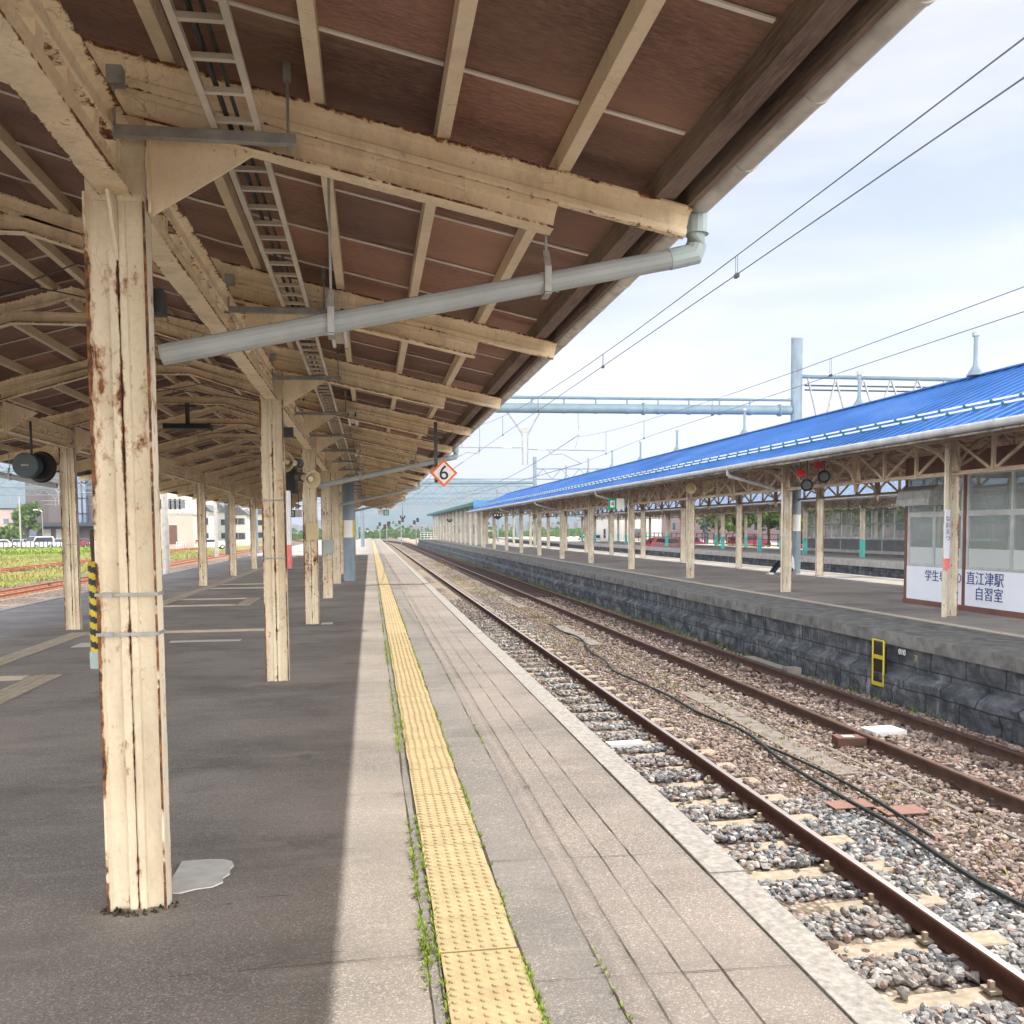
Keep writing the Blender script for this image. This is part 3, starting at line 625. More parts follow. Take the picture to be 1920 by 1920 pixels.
for (x, y, n, s) in ((4.9, 9.3, 30, 1), (4.6, 12.5, 60, 1), (5.25, 8.2, 25, 1), (5.0, 11.5, 40, 1), (4.9, 15, 60, 1.1), (4.6, 7.0, 16, 1), (4.75, 6.2, 12, 1), (4.3, 20, 90, 1.2), (4.8, 27, 110, 1.3), (4.5, 36, 130, 1.4), (4.5, 48, 140, 1.5), (5.0, 66, 150, 1.6), (2.15, 20, 30, 1.6), (4.4, 8.6, 20, 1), (5.1, 6.6, 16, 1)):
    for _ in range(n): pts.append((x+R.gauss(0, .28), y+R.gauss(0, .9+y*.06), GZ+.01, s*R.uniform(.6, 1.3)))
tufts('ballast_weeds', pts, WEEDB, 'dry yellow weeds growing in the ballast between the two tracks', (.02, .06), (4, 7), .004, .05)
pts = [(7.45+R.gauss(0, .07), R.uniform(11, 90), GZ+.02, R.uniform(.8, 2)) for _ in range(900)]+[(5.05+R.gauss(0, .16), R.uniform(8, 50), GZ+.01, R.uniform(.5, 1.2)) for _ in range(240)]
tufts('wall_foot_weeds', pts, LEAF2, 'green weeds along the foot of the stone wall', (.02, .06), (4, 8), .004, .05)
pts = [(R.uniform(-44, -16.8), R.uniform(34, 130), GZ, R.uniform(1, 2)) for _ in range(7000)]
tufts('meadow_grass', pts, WEEDB, 'tall dry grass blades of the meadow', (.05, .11), (2, 4), .02, .25)
pts = [(R.uniform(-62, -36), R.uniform(118, 150), GZ, R.uniform(1, 2.4)) for _ in range(5000)]
tufts('verge_grass', pts, WEED, 'fresh green grass before the car park', (.12, .22), (2, 4), .04, .3)

# ------------------------------------------------------------------ near canopy
FS = 3.01; FY = lambda k: 4.08+FS*k
XR, XL, XM = -1.0, -4.848, -2.924
def zt(x):
    d = abs(x-XM); dc = XR-XM
    return (4.08-.28*d) if d <= dc else (4.08-.28*dc-.215*(d-dc))
canopy = empty('platform_canopy', (XM, 28, 0)); tag(canopy, 'old cream painted rail-framed canopy over the near platform with brown board ceiling', 'platform canopy')
# columns: two old rails head to head, feet outward
def column_mb(x, y, h):
    mb = MB(); pr, ew = rail_prof(.1175, .056, .028)
    for sx in (-1, 1): mb.sweep([(x+sx*.1195, y, 0), (x+sx*.1195, y, h*.5), (x+sx*.1195, y, h)], [(a, b) for a, b in pr], (-sx, 0, 0), ew)
    # knee plates below the girder
    mb.plate([(x+.118, y-.012, h-.02), (x+.118, y-.012, h+.28), (x-.118, y-.012, h+.28), (x-.118, y-.012, h-.02)], (0, 1, 0), .012, [.2]*4)
    for s in (-1, 1):
        mb.plate([(x+.0, y+s*.02, h-.02), (x, y+s*.02, h-.26), (x, y+s*.15, h-.02)], (1, 0, 0), .012, [.3]*3)
    return mb
c0 = column_mb(XR, FY(0), 2.97).build('column', CREAMC, canopy, origin=(XR, FY(0), 0), smooth=True, label='nearest column, flaking cream paint with rust at its edges')
def strap(par, x, y, z, m=GALV):
    mb = MB(); a, b = .123, .060
    P = [(x-a, y-b, z), (x+a, y-b, z), (x+a, y+b, z), (x-a, y+b, z)]
    for i in range(4):
        p, q = Vector(P[i]), Vector(P[(i+1) % 4]); mb.bar(p, q, .004, .013)
    mb.box(x-.09, x-.055, y-b-.008, y-b-.002, z-.011, z+.011); return mb.build('strap', m, par)
cols = {}
for k in range(-2, 20, 2):
    for X in (XR, XL):
        if k == 0 and X == XR: cols[(k, X)] = c0; continue
        if X == XL and k > 16: continue
        c = cp(c0, (X, FY(k), 0), canopy); c['label'] = 'cream steel column'; del c['label']; cols[(k, X)] = c
        if X == XL: c.data = c.data
for c, zs in ((c0, (1.345, 1.18)), (cols[(2, XR)], (1.92, 1.31)), (cols[(6, XR)], (1.95, .9)), (cols[(4, XL)], (1.4,))):
    for z in zs: strap(c, W0[c.name].x, W0[c.name].y, z)
# corroded foot
mb = MB()
for i in range(150): 
    a = R.uniform(0, 6.28); rr = R.uniform(.7, 1.25); x = XR+.13*math.cos(a)*rr; y = FY(0)+.085*math.sin(a)*rr; s = R.uniform(.003, .011); t = R.uniform(0, 3)
    mb.add([(x+s*math.cos(t), y+s*math.sin(t), .001), (x+s*math.cos(t+2), y+s*math.sin(t+2), .001), (x+s*math.cos(t+4), y+s*math.sin(t+4), .001), (x, y, R.uniform(.004, .02))], [(0, 1, 3), (1, 2, 3), (2, 0, 3)])
mb.build('rust_debris', CRACKM, c0, fix=False)['kind'] = 'stuff'
# roof frames
def frame_part(k):
    y = FY(k); out = []
    prU, ewU = rail_prof(.123, .055, .027, -1, 0); prL, ewL = rail_prof(.125, .055, .03, 1, 0)
    mb = MB(); e = 1.44
    mb.sweep([(e, y, zt(e)), (XR, y, zt(XR)), (XM, y, zt(XM)), (XL, y, zt(XL)), (2*XM-e, y, zt(e))], prU, ew=ewU); return mb, y
fr0 = None
for k in range(-2, 20):
    y = FY(k)
    if fr0 is None:
        mb, y0 = frame_part(k); fr0 = mb.build('roof_beam', CREAM, canopy, origin=(XM, y0, 3.5), smooth=True)
        mb = MB(); pr, ew = rail_prof(.123, .055, .027, 1, 0); zb = lambda x: zt(x)-.252
        mb.sweep([(.81, y0, zb(.81)), (XR, y0, zb(XR)), (-2.35, y0, 3.70), (2*XM+2.35, y0, 3.70), (XL, y0, zb(XL)), (2*XM-.81, y0, zb(.81))], pr, ew=ew)
        lb0 = mb.build('tie_beam', CREAM, canopy, origin=(XM, y0, 3.4), smooth=True)
    else: cp(fr0, (XM, y, 3.5), canopy); cp(lb0, (XM, y, 3.4), canopy)
# gussets
def gus(x, y, s):
    mb = MB(); P = [(x+s*.135, y, zt(XR)-.25+.03), (x+s*.56, y, zt(XR)-.25-.12), (x+s*.50, y, zt(XR)-.25-.16), (x+s*.14, y, 2.90)]
    mb.plate(P, (0, 1, 0), .012, [.2, .3, .3, .4]); mb.bar((x+s*.135, y-.0, 2.9), (x+s*.135, y-.0, 3.3), .07, .012, (1, 0, 0), .3)
    return mb.build('gusset', CREAM, canopy, origin=(x, y, 2.9))
gR = gus(XR, FY(-1), 1); gL = gus(XL, FY(-1), 1); gR2 = gus(XL, FY(-1), -1)
for k in range(0, 20):
    cp(gR, (XR, FY(k), 2.9), canopy); cp(gL, (XL, FY(k), 2.9), canopy); cp(gR2, (XL, FY(k), 2.9), canopy)
# girders along both column rows: lower rail, spacers, upper rail
for X in (XR, XL):
    prL, ewL = rail_prof(.125, .065, .032, 1, 0); prU, ewU = rail_prof(.125, .055, .03, -1, 0)
    mb = MB(); ys = [-4.8+i*2 for i in range(33)]+[61.6]
    mb.sweep([(X, y, 2.97) for y in ys], prL, ew=ewL)
    g = mb.build('girder_lower_rail', CREAM, canopy, smooth=True)
    mb = MB(); mb.sweep([(X, y, 3.29) for y in ys], prU, ew=ewU); mb.build('girder_upper_rail', CREAM, canopy, smooth=True)
    mb = MB(); y = -4.7; sp0 = None
    while y < 61:
        if X == XL and 8 < y < 37.8:
            if sp0 is None: sp0 = MB().box(X-.022, X+.022, y, y+.07, 3.094, 3.166, .3).build('girder_spacer', CREAM, canopy, origin=(X, y, 3.1))
            else: cp(sp0, (X, y, 3.1), canopy)
        else: mb.box(X-.022, X+.022, y, y+.07, 3.094, 3.166, .3)
        y += .30
    mb.build('girder_spacers', CREAM, canopy)['kind'] = 'stuff'
# purlins
for i, d in enumerate((3.78, 3.26, 2.74, 2.15, 1.5, .85, .2)):
    for s in (1, -1):
        x = XM+s*d; mb = MB(); z = zt(x)+.002; sl = .028
        vs = []
        for y in (-4.9, 61.5): vs += [(x-sl, y, z), (x+sl, y, z), (x+sl, y, z+.094), (x-sl, y, z+.094)]
        mb.add(vs, [(0, 1, 2, 3), (7, 6, 5, 4), (0, 4, 5, 1), (1, 5, 6, 2), (2, 6, 7, 3), (3, 7, 4, 0)], [.25]*8)
        mb.build('purlin', PURL, canopy)
# X braces in interior bays
for k in range(1, 17, 2):
    for (a, b) in ((-1.5, -4.3), (-4.3, -1.5)): MB().tube([(a, FY(k), 3.72), (b, FY(k+1), 3.72)], .006, 5).build('brace_rod', DKG, canopy)
# ceiling boards and roof covering
for (xa, xb, nm) in ((1.46, XR, 0), (XR, XM, 1), (XM, XL, 1), (XL, 2*XM-1.46, 0)):
    mb = MB(); za, zb_ = zt(xa)+.097, zt(xb)+.097; y = -5.42+.0
    n = 0
    while y < 61.5:
        y2 = min(y+.82, 61.5); dz = R.uniform(0, .004)
        mb.add([(xa, y, za+dz), (xb, y, zb_+dz), (xb, y2, zb_+dz), (xa, y2, za+dz), (xa, y, za+.02), (xb, y, zb_+.02), (xb, y2, zb_+.02), (xa, y2, za+.02)], [(0, 3, 2, 1), (4, 5, 6, 7), (0, 1, 5, 4), (2, 3, 7, 6), (1, 2, 6, 5), (3, 0, 4, 7)]); y = y2
    mb.build('ceiling_boards', DECK, canopy, fix=False)
    mb = MB(); mb.add([(xa, -5.0, za+.024), (xb, -5.0, zb_+.024), (xb, 61.7, zb_+.024), (xa, 61.7, za+.024), (xa, -5.0, za+.04), (xb, -5.0, zb_+.04), (xb, 61.7, zb_+.04), (xa, 61.7, za+.04)], [(0, 3, 2, 1), (4, 5, 6, 7), (0, 1, 5, 4), (2, 3, 7, 6), (1, 2, 6, 5), (3, 0, 4, 7)])
    mb.build('roof_covering', GALV, canopy, fix=False)
PX = sorted([XM+s*d for d in (3.78, 3.26, 2.74, 2.15, 1.5, .85, .2) for s in (1, -1)]+[1.28, 2*XM-1.28])
mb = MB(); y = 2.05
yy = -4.6
while yy < 61:
    for a, b in zip(PX[:-1], PX[1:]):
        if b-a < .1: continue
        xa, xb = a+.03, b-.03
        if xa < XM < xb or (xa < XR < xb) or (xa < XL < xb):
            m = XM if xa < XM < xb else (XR if xa < XR < xb else XL); seg = [(xa, m), (m, xb)]
        else: seg = [(xa, xb)]
        for (p, q) in seg: mb.bar((p, yy, zt(p)+.091), (q, yy, zt(q)+.091), .022, .008)
    yy += .82
mb.build('joint_battens', BATT, canopy)
# eave timbers, fascia, gutter
for s in (1, -1):
    X = lambda x: x if s > 0 else 2*XM-x
    mb = MB(); mb.box(X(1.265), X(1.355), -4.9, 61.5, zt(1.31)+.003, zt(1.31)+.105); mb.build('eave_timber', TIMBER, canopy)
    mb = MB(); y = -4.9
    while y < 61.5:
        mb.box(X(1.412), X(1.44), y, min(y+3.6, 61.5)-.004, zt(1.42)+.0+R.uniform(-.006, .004), zt(1.42)+.09); y += 3.6
    mb.build('fascia_board', TIMBER, canopy)
    mb = MB(); r = .058; n = 12; cx, cz = X(1.505), 3.075
    outer = [(r*math.cos(math.pi+i*math.pi/n), r*math.sin(math.pi+i*math.pi/n)) for i in range(n+1)]; inner = [((r-.004)*math.cos(2*math.pi-i*math.pi/n), (r-.004)*math.sin(2*math.pi-i*math.pi/n)) for i in range(n+1)]
    mb.sweep([(cx, -4.9, cz), (cx, 61.5, cz)], outer+inner); y = -4.8
    while y < 61:
        pr2 = [(1.08*a, 1.08*b) for a, b in outer]; mb.sweep([(cx, y, cz), (cx, y+.022, cz)], pr2+inner); mb.bar((X(1.44), y+.011, cz+.03), (X(1.5)+s*.075, y+.011, cz+.012), .02, .004); y += .6
    mb.build('gutter', GUT, canopy, smooth=True)
# downpipes
def downpipe(y, lab, full=True, dy=.1, side=1, zend=2.35):
    X = lambda x: x if side > 0 else 2*XM-x
    e = empty('downpipe', (X(-.86), y, zend)); e.parent = canopy; e.location = W0[e.name]-W0[canopy.name]
    if lab: e['label'] = lab
    mb = MB(); a = Vector((X(1.50), y, 2.95)); b = Vector((X(1.50), y, 2.89)); c = Vector((X(1.45), y, 2.84)); d = Vector((X(-.86), y, zend))
    mb.tube([c, d], .045, 14); mb.build('pipe', PVC, e, smooth=True)
    mb = MB(); mb.tube([a, b, Vector((X(1.485), y, 2.852)), c-(c-d).normalized()*.08], .0475, 14); mb.build('elbow', PVCT, e, smooth=True)
    mb = MB(); mb.tube([(X(1.50), y, 2.94), (X(1.50), y, 3.02)], .058, 14); mb.build('outlet', PVCT, e, smooth=True)
    for xx in ((-.15, .80)):
        t = (c.x-X(xx))/(c.x-d.x); p = c.lerp(d, t); mb = MB(); mb.tube([(p.x, y, zt(xx)-.1), (p.x, y, p.z+.12)], .006, 6)
        mb.bar((p.x, y-.052, p.z-.05), (p.x, y-.052, p.z+.06), .03, .004, (0, 1, 0)); mb.bar((p.x, y+.052, p.z-.05), (p.x, y+.052, p.z+.06), .03, .004, (0, 1, 0))
        mb.box(p.x-.015, p.x+.015, y-.054, y+.054, p.z-.06, p.z-.054); mb.bar((p.x, y-.05, p.z+.06), (p.x, y, p.z+.14), .028, .005, (0, 1, 0)); mb.build('hanger', GALV, e)
downpipe(4.16, 'thick grey plastic downpipe crossing in front of the ceiling'); downpipe(16.2, None); downpipe(28.2, None); downpipe(40.2, None)
downpipe(16.0, None, side=-1)

# ------------------------------------------------------------------ cable tray
tray = empty('cable_ladder_tray', (-.5, 20, 3.2)); tag(tray, 'pale ladder type cable tray hung under the near canopy ceiling', 'cable tray')
for s in (-1, 1):
    mb = MB(); mb.box(-.5+s*.085-.006, -.5+s*.085+.006, -4, 52, 3.215, 3.255); mb.box(-.5+s*.085-.013, -.5+s*.085+.013, -4, 52, 3.208, 3.2145); mb.build('side_rail', ALU, tray)
mb = MB(); y = -4
r0 = None
for i in range(100):
    y = 2.4+i*.25
    if r0 is None: mb = MB(); mb.box(-.578, -.422, y-.012, y+.012, 3.216, 3.236); r0 = mb.build('rung', ALU, tray, origin=(-.5, y, 3.22))
    else: cp(r0, (-.5, y, 3.22), tray)
mb = MB(); y = 2.4+25
while y < 52: mb.box(-.578, -.422, y-.012, y+.012, 3.216, 3.236); y += .25
mb.build('far_rungs', ALU, tray)['kind'] = 'stuff'
mb = MB(); mb.tube([(-.535, -4, 3.25), (-.53, 52, 3.25)], .011, 6); mb.tube([(-.49, -4, 3.247), (-.495, 52, 3.247)], .008, 6); mb.build('tray_cables', BLACK, tray, smooth=True)
h0 = None
for k in range(-1, 17):
    y = FY(k)-.12
    if h0 is None:
        mb = MB(); mb.box(-1.0, -.27, y-.02, y+.02, 3.165, 3.205); mb.tube([(-.97, y, 3.15), (-.97, y, 3.36)], .006, 6); mb.tube([(-.30, y, 3.13), (-.30, y, 3.47)], .006, 6)
        mb.box(-.99, -.93, y-.025, y+.03, 3.36, 3.43); mb.box(-.315, -.285, y-.015, y+.02, 3.42, 3.51); h0 = mb.build('hanger', GALV, tray, origin=(-.5, y, 3.2))
    else: cp(h0, (-.5, y, 3.2), tray)

# fluorescent lamps
def lamp(y, lab):
    e = empty('fluorescent_lamp', (-.22, y, 3.12)); tag(e, lab, 'lamp', 'twin tube lamps under the near canopy')
    mb = MB(); mb.box(-.29, -.15, y-.66, y+.66, 3.2, 3.245); mb.build('housing', ALU, e)
    for s in (-1, 1):
        mb = MB(); mb.tube([(-.22+s*.05, y-.6, 3.165), (-.22+s*.05, y+.6, 3.165)], .016, 10); mb.build('tube', WHITE, e, smooth=True)
        for yy in (y-.63, y+.60): MB().box(-.22+s*.05-.012, -.22+s*.05+.012, yy, yy+.03, 3.15, 3.2).build('socket', DKG, e)
    mb = MB(); mb.tube([(-.22, y-.4, 3.245), (-.22, y-.4, 3.55)], .006, 6); mb.tube([(-.22, y+.4, 3.245), (-.22, y+.4, 3.55)], .006, 6); mb.build('rod', DKG, e)
for y, l in ((7.55, 'twin tube lamp right behind the thick grey downpipe'), (13.6, 'second twin tube lamp from the camera, over the second bay'), (19.6, 'third twin tube lamp down the ceiling'), (25.6, 'farthest twin tube lamp of the near canopy')): lamp(y, l)

# diamond 6 sign
e = empty('hanging_sign', (.95, 12.5, 2.2)); tag(e, 'diamond sign with black 6 and orange border hung from the canopy eave', 'sign')
sx, sz = at(832, 12.5, 887); r = 25*12.5/FPX*1.0
def diamond(r, y, th, x=sx, z=sz): return MB().plate([(x+r, y, z), (x, y, z+r), (x-r, y, z), (x, y, z-r)], (0, 1, 0), th)
diamond(r*1.03, 12.5, .02).build('border', ORANGE, e); diamond(r*.80, 12.487, .006).build('face', WHITE, e)
text('6', .27, (sx, 12.48, sz-.004), (1, 0, 0), (0, 0, 1), INK, 'number', e)
mb = MB(); px_ = at(819, 12.56); mb.box(px_-.022, px_+.022, 12.54, 12.57, at(819, 12.56, 905)[1], zt(px_)-.1); mb.build('hanger_bar', DKG, e)
# green number signs
def gsign(x, y, z, num, lab, wd=.34, ht=.3, rev=False):
    e = empty('platform_number_sign', (x, y, z)); tag(e, lab, 'sign')
    mb = MB(); mb.box(x-wd/2, x+wd/2, y-.03, y+.03, z-ht/2, z+ht/2); mb.build('green_box', GREEN, e)
    mb = MB(); mb.box(x-wd*.27, x+wd*.27, y-.036, y-.0305, z-ht*.32, z+ht*.32); mb.build('number_face', WHITE, e)
    s = -1 if rev else 1; x2 = x+s*wd*.98
    mb = MB(); mb.box(x+s*wd/2+s*.002, x+s*wd*1.45, y-.03, y+.03, z-ht/2, z+ht/2); mb.build('white_box', WHITE, e)
    text(num, ht*.62, (x, y-.04, z), (1, 0, 0), (0, 0, 1), INK, 'number', e)
    mb = MB(); mb.tube([(x, y, z+ht/2), (x, y, z+.9)], .012, 6); mb.tube([(x2, y, z+ht/2), (x2, y, z+.9)], .012, 6); mb.build('hanger', DKG, e)
X, Z = at(547, 36, 963); gsign(X, 36, Z, '6', 'small green number 6 sign hanging deep under the near canopy', .26, .28)
X, Z = at(724, 52, 961); gsign(X, 52, Z, '5', 'small green number 5 sign at the far end of the near canopy', .3, .32, True)
X, Z = at(1148, 33.6, 945); gsign(X, 33.6, Z, '4', 'green number 4 sign under the blue roofed canopy eave', .31, .40)
# vertical station name board on column 2 (edge-on)
c2 = FY(2)
e = empty('column_name_board', (-.85, c2-.02, 1.2)); tag(e, 'narrow white name board on second column, pink lower end, seen edge-on', 'sign')
mb = MB(); mb.box(-.868, -.832, c2-.085, c2+.085, 1.45, 2.02); mb.build('board', WHITE, e)
mb = MB(); mb.box(-.868, -.832, c2-.085, c2+.085, 1.2, 1.448); mb.build('lower_end', PINK, e)
# horn speakers
def horn(x, y, z, ax, lab, r=.13, grp=None):
    e = empty('horn_loudspeaker', (x, y, z)); tag(e, lab, 'loudspeaker', grp)
    a = Vector(ax).normalized(); MB().lathe((x, y, z), a, [(0, .03), (.06, .04), (.13, r*.55), (.18, r*.82), (.21, r), (.218, r), (.212, r*.9), (.18, r*.66), (.13, r*.42), (.1, .03)], 22).build('horn', CREAMBOX, e, smooth=True)
    MB().lathe(Vector((x, y, z))+a*.1, a, [(0, .02), (.07, .035), (.085, .02), (.09, .001)], 14).build('throat', ALU, e, smooth=True)
    MB().lathe(Vector((x, y, z))-a*.1, a, [(0, .05), (.1, .055)], 14).build('driver', DKG, e, smooth=True)
    mb = MB(); mb.bar((x, y, z), (x, y+.12, z+.05), .03, .02); mb.build('bracket', DKG, e)
horn(-.80, 10.5, 2.34, (-.5, -1, 0), 'round cream horn loudspeaker beside the second column facing the camera', .115)
horn(-.74, 10.75, 2.2, (.7, -1, -.2), 'lower cream horn loudspeaker tucked behind the other one by second column', .10)
mb = MB(); mb.box(-.87, -.78, 10.02, 10.12, 2.58, 2.68); tag(mb.build('junction_box', BLACK), 'small black junction box high on the second column', 'box')
X, Z = at(295, 4.2, 568); mb = MB(); mb.box(X-.02, X+.03, 4.15, 4.25, Z-.05, Z+.05); tag(mb.build('junction_box', BLACK), 'rusty black junction box on the side of the nearest column', 'box')
mb = MB(); y = FY(4); X0, Z0 = at(586, y-.1, 1012); mb.box(X0-.1, X0+.1, y-.16, y-.08, Z0, Z0+.28); tag(mb.build('notice_box', CREAMBOX), 'cream box strapped to third column', 'box')
mb = MB(); y = FY(6); X0, Z0 = at(616, y-.1, 1038); mb.box(X0-.13, X0+.13, y-.17, y-.07, Z0, Z0+.32); mb.box(X0-.105, X0+.105, y-.178, y-.171, Z0+.03, Z0+.29); tag(mb.build('meter_box', PVC), 'grey metal box on fourth column', 'box')
# round repeater on the left, striped post, display
X, Z = at(52, 14, 873); e = empty('round_repeater_signal', (X, 14, Z)); tag(e, 'pair of dark round signal drums hung at the left canopy edge', 'signal')
MB().lathe((X, 13.9, Z), (0, 1, 0), [(0, .05), (0, .165), (.012, .175), (.2, .175)], 26).build('front_drum', plain('slate_drum', (.08, .11, .13), .5), e, smooth=True)
MB().lathe((X+.12, 14.14, Z-.01), (.2, 1, 0), [(0, .05), (0, .2), (.03, .225), (.05, .2)], 26).build('rear_disc', BLACK, e, smooth=True)
mb = MB(); mb.box(X-.05, X+.05, 13.885, 13.898, Z-.012, Z+.012); mb.build('plate', GALV, e)
mb = MB(); mb.box(X+.04, X+.065, 14.0, 14.03, Z+.1, Z+.62); mb.build('hanger_bar', DKG, e)
e = empty('striped_cable_guard', (-3.2, 11.5, 0)); tag(e, 'yellow and black striped post guard with grey foot left of nearest column', 'post guard')
X = at(174, 11.5); 
mb = MB(); mb.tube([(X, 11.5, 0), (X, 11.5, .2)], .083, 18); mb.build('foot', PVCT, e, smooth=True)
mb = MB(); n = 18; H = 1.06; NZ = 64; vs = []; r = .07
for j in range(NZ+1):
    for i in range(n): a = i*6.2832/n; vs.append((X+r*math.cos(a), 11.5+r*math.sin(a), .2+H*j/NZ))
mb.add(vs, [])
for j in range(NZ):
    for i in range(n):
        mb.cm = 1 if ((j/NZ*7.2*2+i/n*2.2*1.0) % 2) < 1 else 0
        mb.f.append((j*n+i, j*n+(i+1) % n, (j+1)*n+(i+1) % n, (j+1)*n+i)); mb.m.append(mb.cm)
mb.build('striped_sleeve', [YEL, BLACK], e, smooth=True)
mb = MB(); mb.box(X+.03, X+.085, 11.43, 11.57, .2, 1.27); mb.build('rear_channel', PVC, e)
mb = MB(); mb.tube([(X+.0, 11.5, 1.2), (X-.02, 11.5, 1.63)], .026, 10); mb.build('inner_pole', BARK, e, smooth=True)
Y = 15.7; X, Z = at(352, Y, 801); e = empty('hanging_display', (X, Y, Z)); tag(e, 'thin black display box hung from a tie beam between column rows', 'display')
mb = MB(); mb.box(X-.36, X+.34, Y-.14, Y+.14, Z-.035, Z+.045); mb.box(X+.342, X+.37, Y-.16, Y+.16, Z-.05, Z+.05); mb.build('casing', BLACK, e)
mb = MB(); mb.tube([(X, Y, Z+.045), (X, Y, 3.66)], .035, 8); mb.box(X-.14, X+.14, Y-.05, Y+.05, Z+.32, Z+.36); mb.build('bracket', DKG, e)
# dark hanging boards deep under canopy
Y = 26; X, Z = at(549, Y, 905); e = empty('hanging_display', (X, Y, Z)); tag(e, 'distant dark hanging board behind the second column', 'display')
mb = MB(); mb.box(X-.14, X+.10, Y-.4, Y+.4, Z-.3, Z+.5); mb.build('casing', DKG, e); mb = MB(); mb.tube([(X, Y, Z+.5), (X, Y, Z+1.2)], .02, 6); mb.build('bracket', DKG, e)

# ------------------------------------------------------------------ opposite canopy (blue roof)
def arc(p0, p1, p2, n=9):
    p0, p1, p2 = Vector(p0), Vector(p1), Vector(p2)
    return [p0*(1-t)**2+p1*2*t*(1-t)+p2*t*t for t in [i/n for i in range(n+1)]]
def truss_canopy(name, label, xa, xb, ye, ze, zr, ycols, y0, y1, colmat, sheetm, lower=None, detail=True, ystep=3.2):
    """xa/xb column rows, ye eave half overhang"""
    xm = (xa+xb)/2; e = empty(name, (xm, (y0+y1)/2, 0)); tag(e, label, 'platform canopy')
    eL, eR = xa-ye, xb+ye; sl = (zr-ze)/(xm-eL); zs = lambda x: zr-sl*abs(x-xm)
    cz = 2.47; first = None
    def colm(x, y):
        mb = MB(); pr, ew = rail_prof(.12, .05, .028)
        for sx in (-1, 1): mb.sweep([(x+sx*.12, y, .9 if lower else 0), (x+sx*.12, y, cz+.55)], pr, (-sx, 0, 0), ew)
        return mb
    def lowm(x, y):
        mb = MB(); pr, ew = rail_prof(.12, .05, .028)
        for sx in (-1, 1): mb.sweep([(x+sx*.12, y, 0), (x+sx*.12, y, .9)], pr, (-sx, 0, 0))
        return mb
    for x in (xa, xb):
        for y in ycols:
            if first is None:
                first = colm(x, y).build('column', colmat, e, origin=(x, y, 0), smooth=True)
                if lower: lowm(x, y).build('painted_base', lower, first)
            else: cp(first, (x, y, 0), e)
    # frames at columns and midway
    fys = []; 
    for a, b in zip(ycols[:-1], ycols[1:]): fys += [a, (a+b)/2]
    fys.append(ycols[-1]); f0 = None
    for y in fys:
        if f0 is None:
            mb = MB(); d = .05
            for s in (1, -1):
                X = lambda x: xm+s*(x-xm); c = xa
                mb.bar((X(eL+.1), y, zs(eL+.1)-.10), (xm, y, zs(xm)-.10), d, .07)
                mb.sweep(arc((X(c), y, 2.3), (X(c-.02), y, 2.98), (X(c-.95), y, 3.0)), [(-d/2, -.03), (d/2, -.03), (d/2, .03), (-d/2, .03)], (0, 1, 0))
                mb.sweep(arc((X(c), y, 2.3), (X(c+.05), y, 3.25), (xm, y, 3.62)), [(-d/2, -.035), (d/2, -.035), (d/2, .035), (-d/2, .035)], (0, 1, 0))
                mb.sweep(arc((X(c+.05), y, 2.6), (X(c+.5), y, 2.75), (X(c+1.2), y, 3.5)), [(-d/2, -.02), (d/2, -.02), (d/2, .02), (-d/2, .02)], (0, 1, 0))
                mb.bar((X(c), y, 2.6), (X(c), y, zs(c)-.12), .09, .07, (0, 1, 0)); mb.bar((X(c+.7), y, 3.1), (X(c+.7), y, zs(c+.7)-.12), .04, .04, (0, 1, 0))
                mb.bar((X(c+1.3), y, 3.38), (X(c+1.3), y, zs(c+1.3)-.12), .04, .04, (0, 1, 0)); mb.bar((X(c+.7), y, 3.2), (X(c+1.3), y, zs(c+1.3)-.14), .035, .035, (0, 1, 0))
            f0 = mb.build('roof_frame', BROWNP, e, origin=(xm, y, 2.3))
        else: cp(f0, (xm, y, 2.3), e)
    # longitudinal girders
    for x in (xa, xb):
        mb = MB(); mb.bar((x, y0, cz), (x, y1, cz), .10, .03, ed=.3); mb.bar((x, y0, cz+.03), (x, y1, cz+.03), .012, .05, ed=.1); mb.bar((x, y0, 3.08), (x, y1, 3.08), .08, .05)
        for a, b in zip(fys[:-1], fys[1:]):
            n = 3; st = (b-a)/n
            for i in range(n):
                ya, yb = a+i*st, a+(i+1)*st
                if i: mb.bar((x, ya, cz), (x, ya, 3.08), .055, .055, (0, 1, 0), ed=.15)
                if i == 0: mb.bar((x, ya+.08, 3.05), (x, yb-.03, cz+.03), .05, .03, (1, 0, 0), ed=.15)
                elif i == n-1: mb.bar((x, ya+.03, cz+.03), (x, yb-.08, 3.05), .05, .03, (1, 0, 0), ed=.15)
                else: mb.bar((x, ya+.03, 3.05), (x, yb-.03, cz+.03), .05, .03, (1, 0, 0), ed=.15)
                mb.plate([(x, ya-.1, cz+.02), (x, ya+.1, cz+.02), (x, ya+.04, cz+.16), (x, ya-.04, cz+.16)], (1, 0, 0), .01)
            mb.plate([(x, a-.2, cz+.0), (x, a+.2, cz+.0), (x, a+.08, 3.05), (x, a-.08, 3.05)], (1, 0, 0), .012)
        mb.build('truss_girder', BROWNP, e)
    # purlins + soffit boards + sheets
    mb = MB()
    for i in range(1, 6):
        for s in (1, -1): x = xm+s*(xm-eL)*i/6; mb.bar((x, y0, zs(x)-.04), (x, y1, zs(x)-.04), .05, .06)
    mb.build('purlins', BROWNP, e)
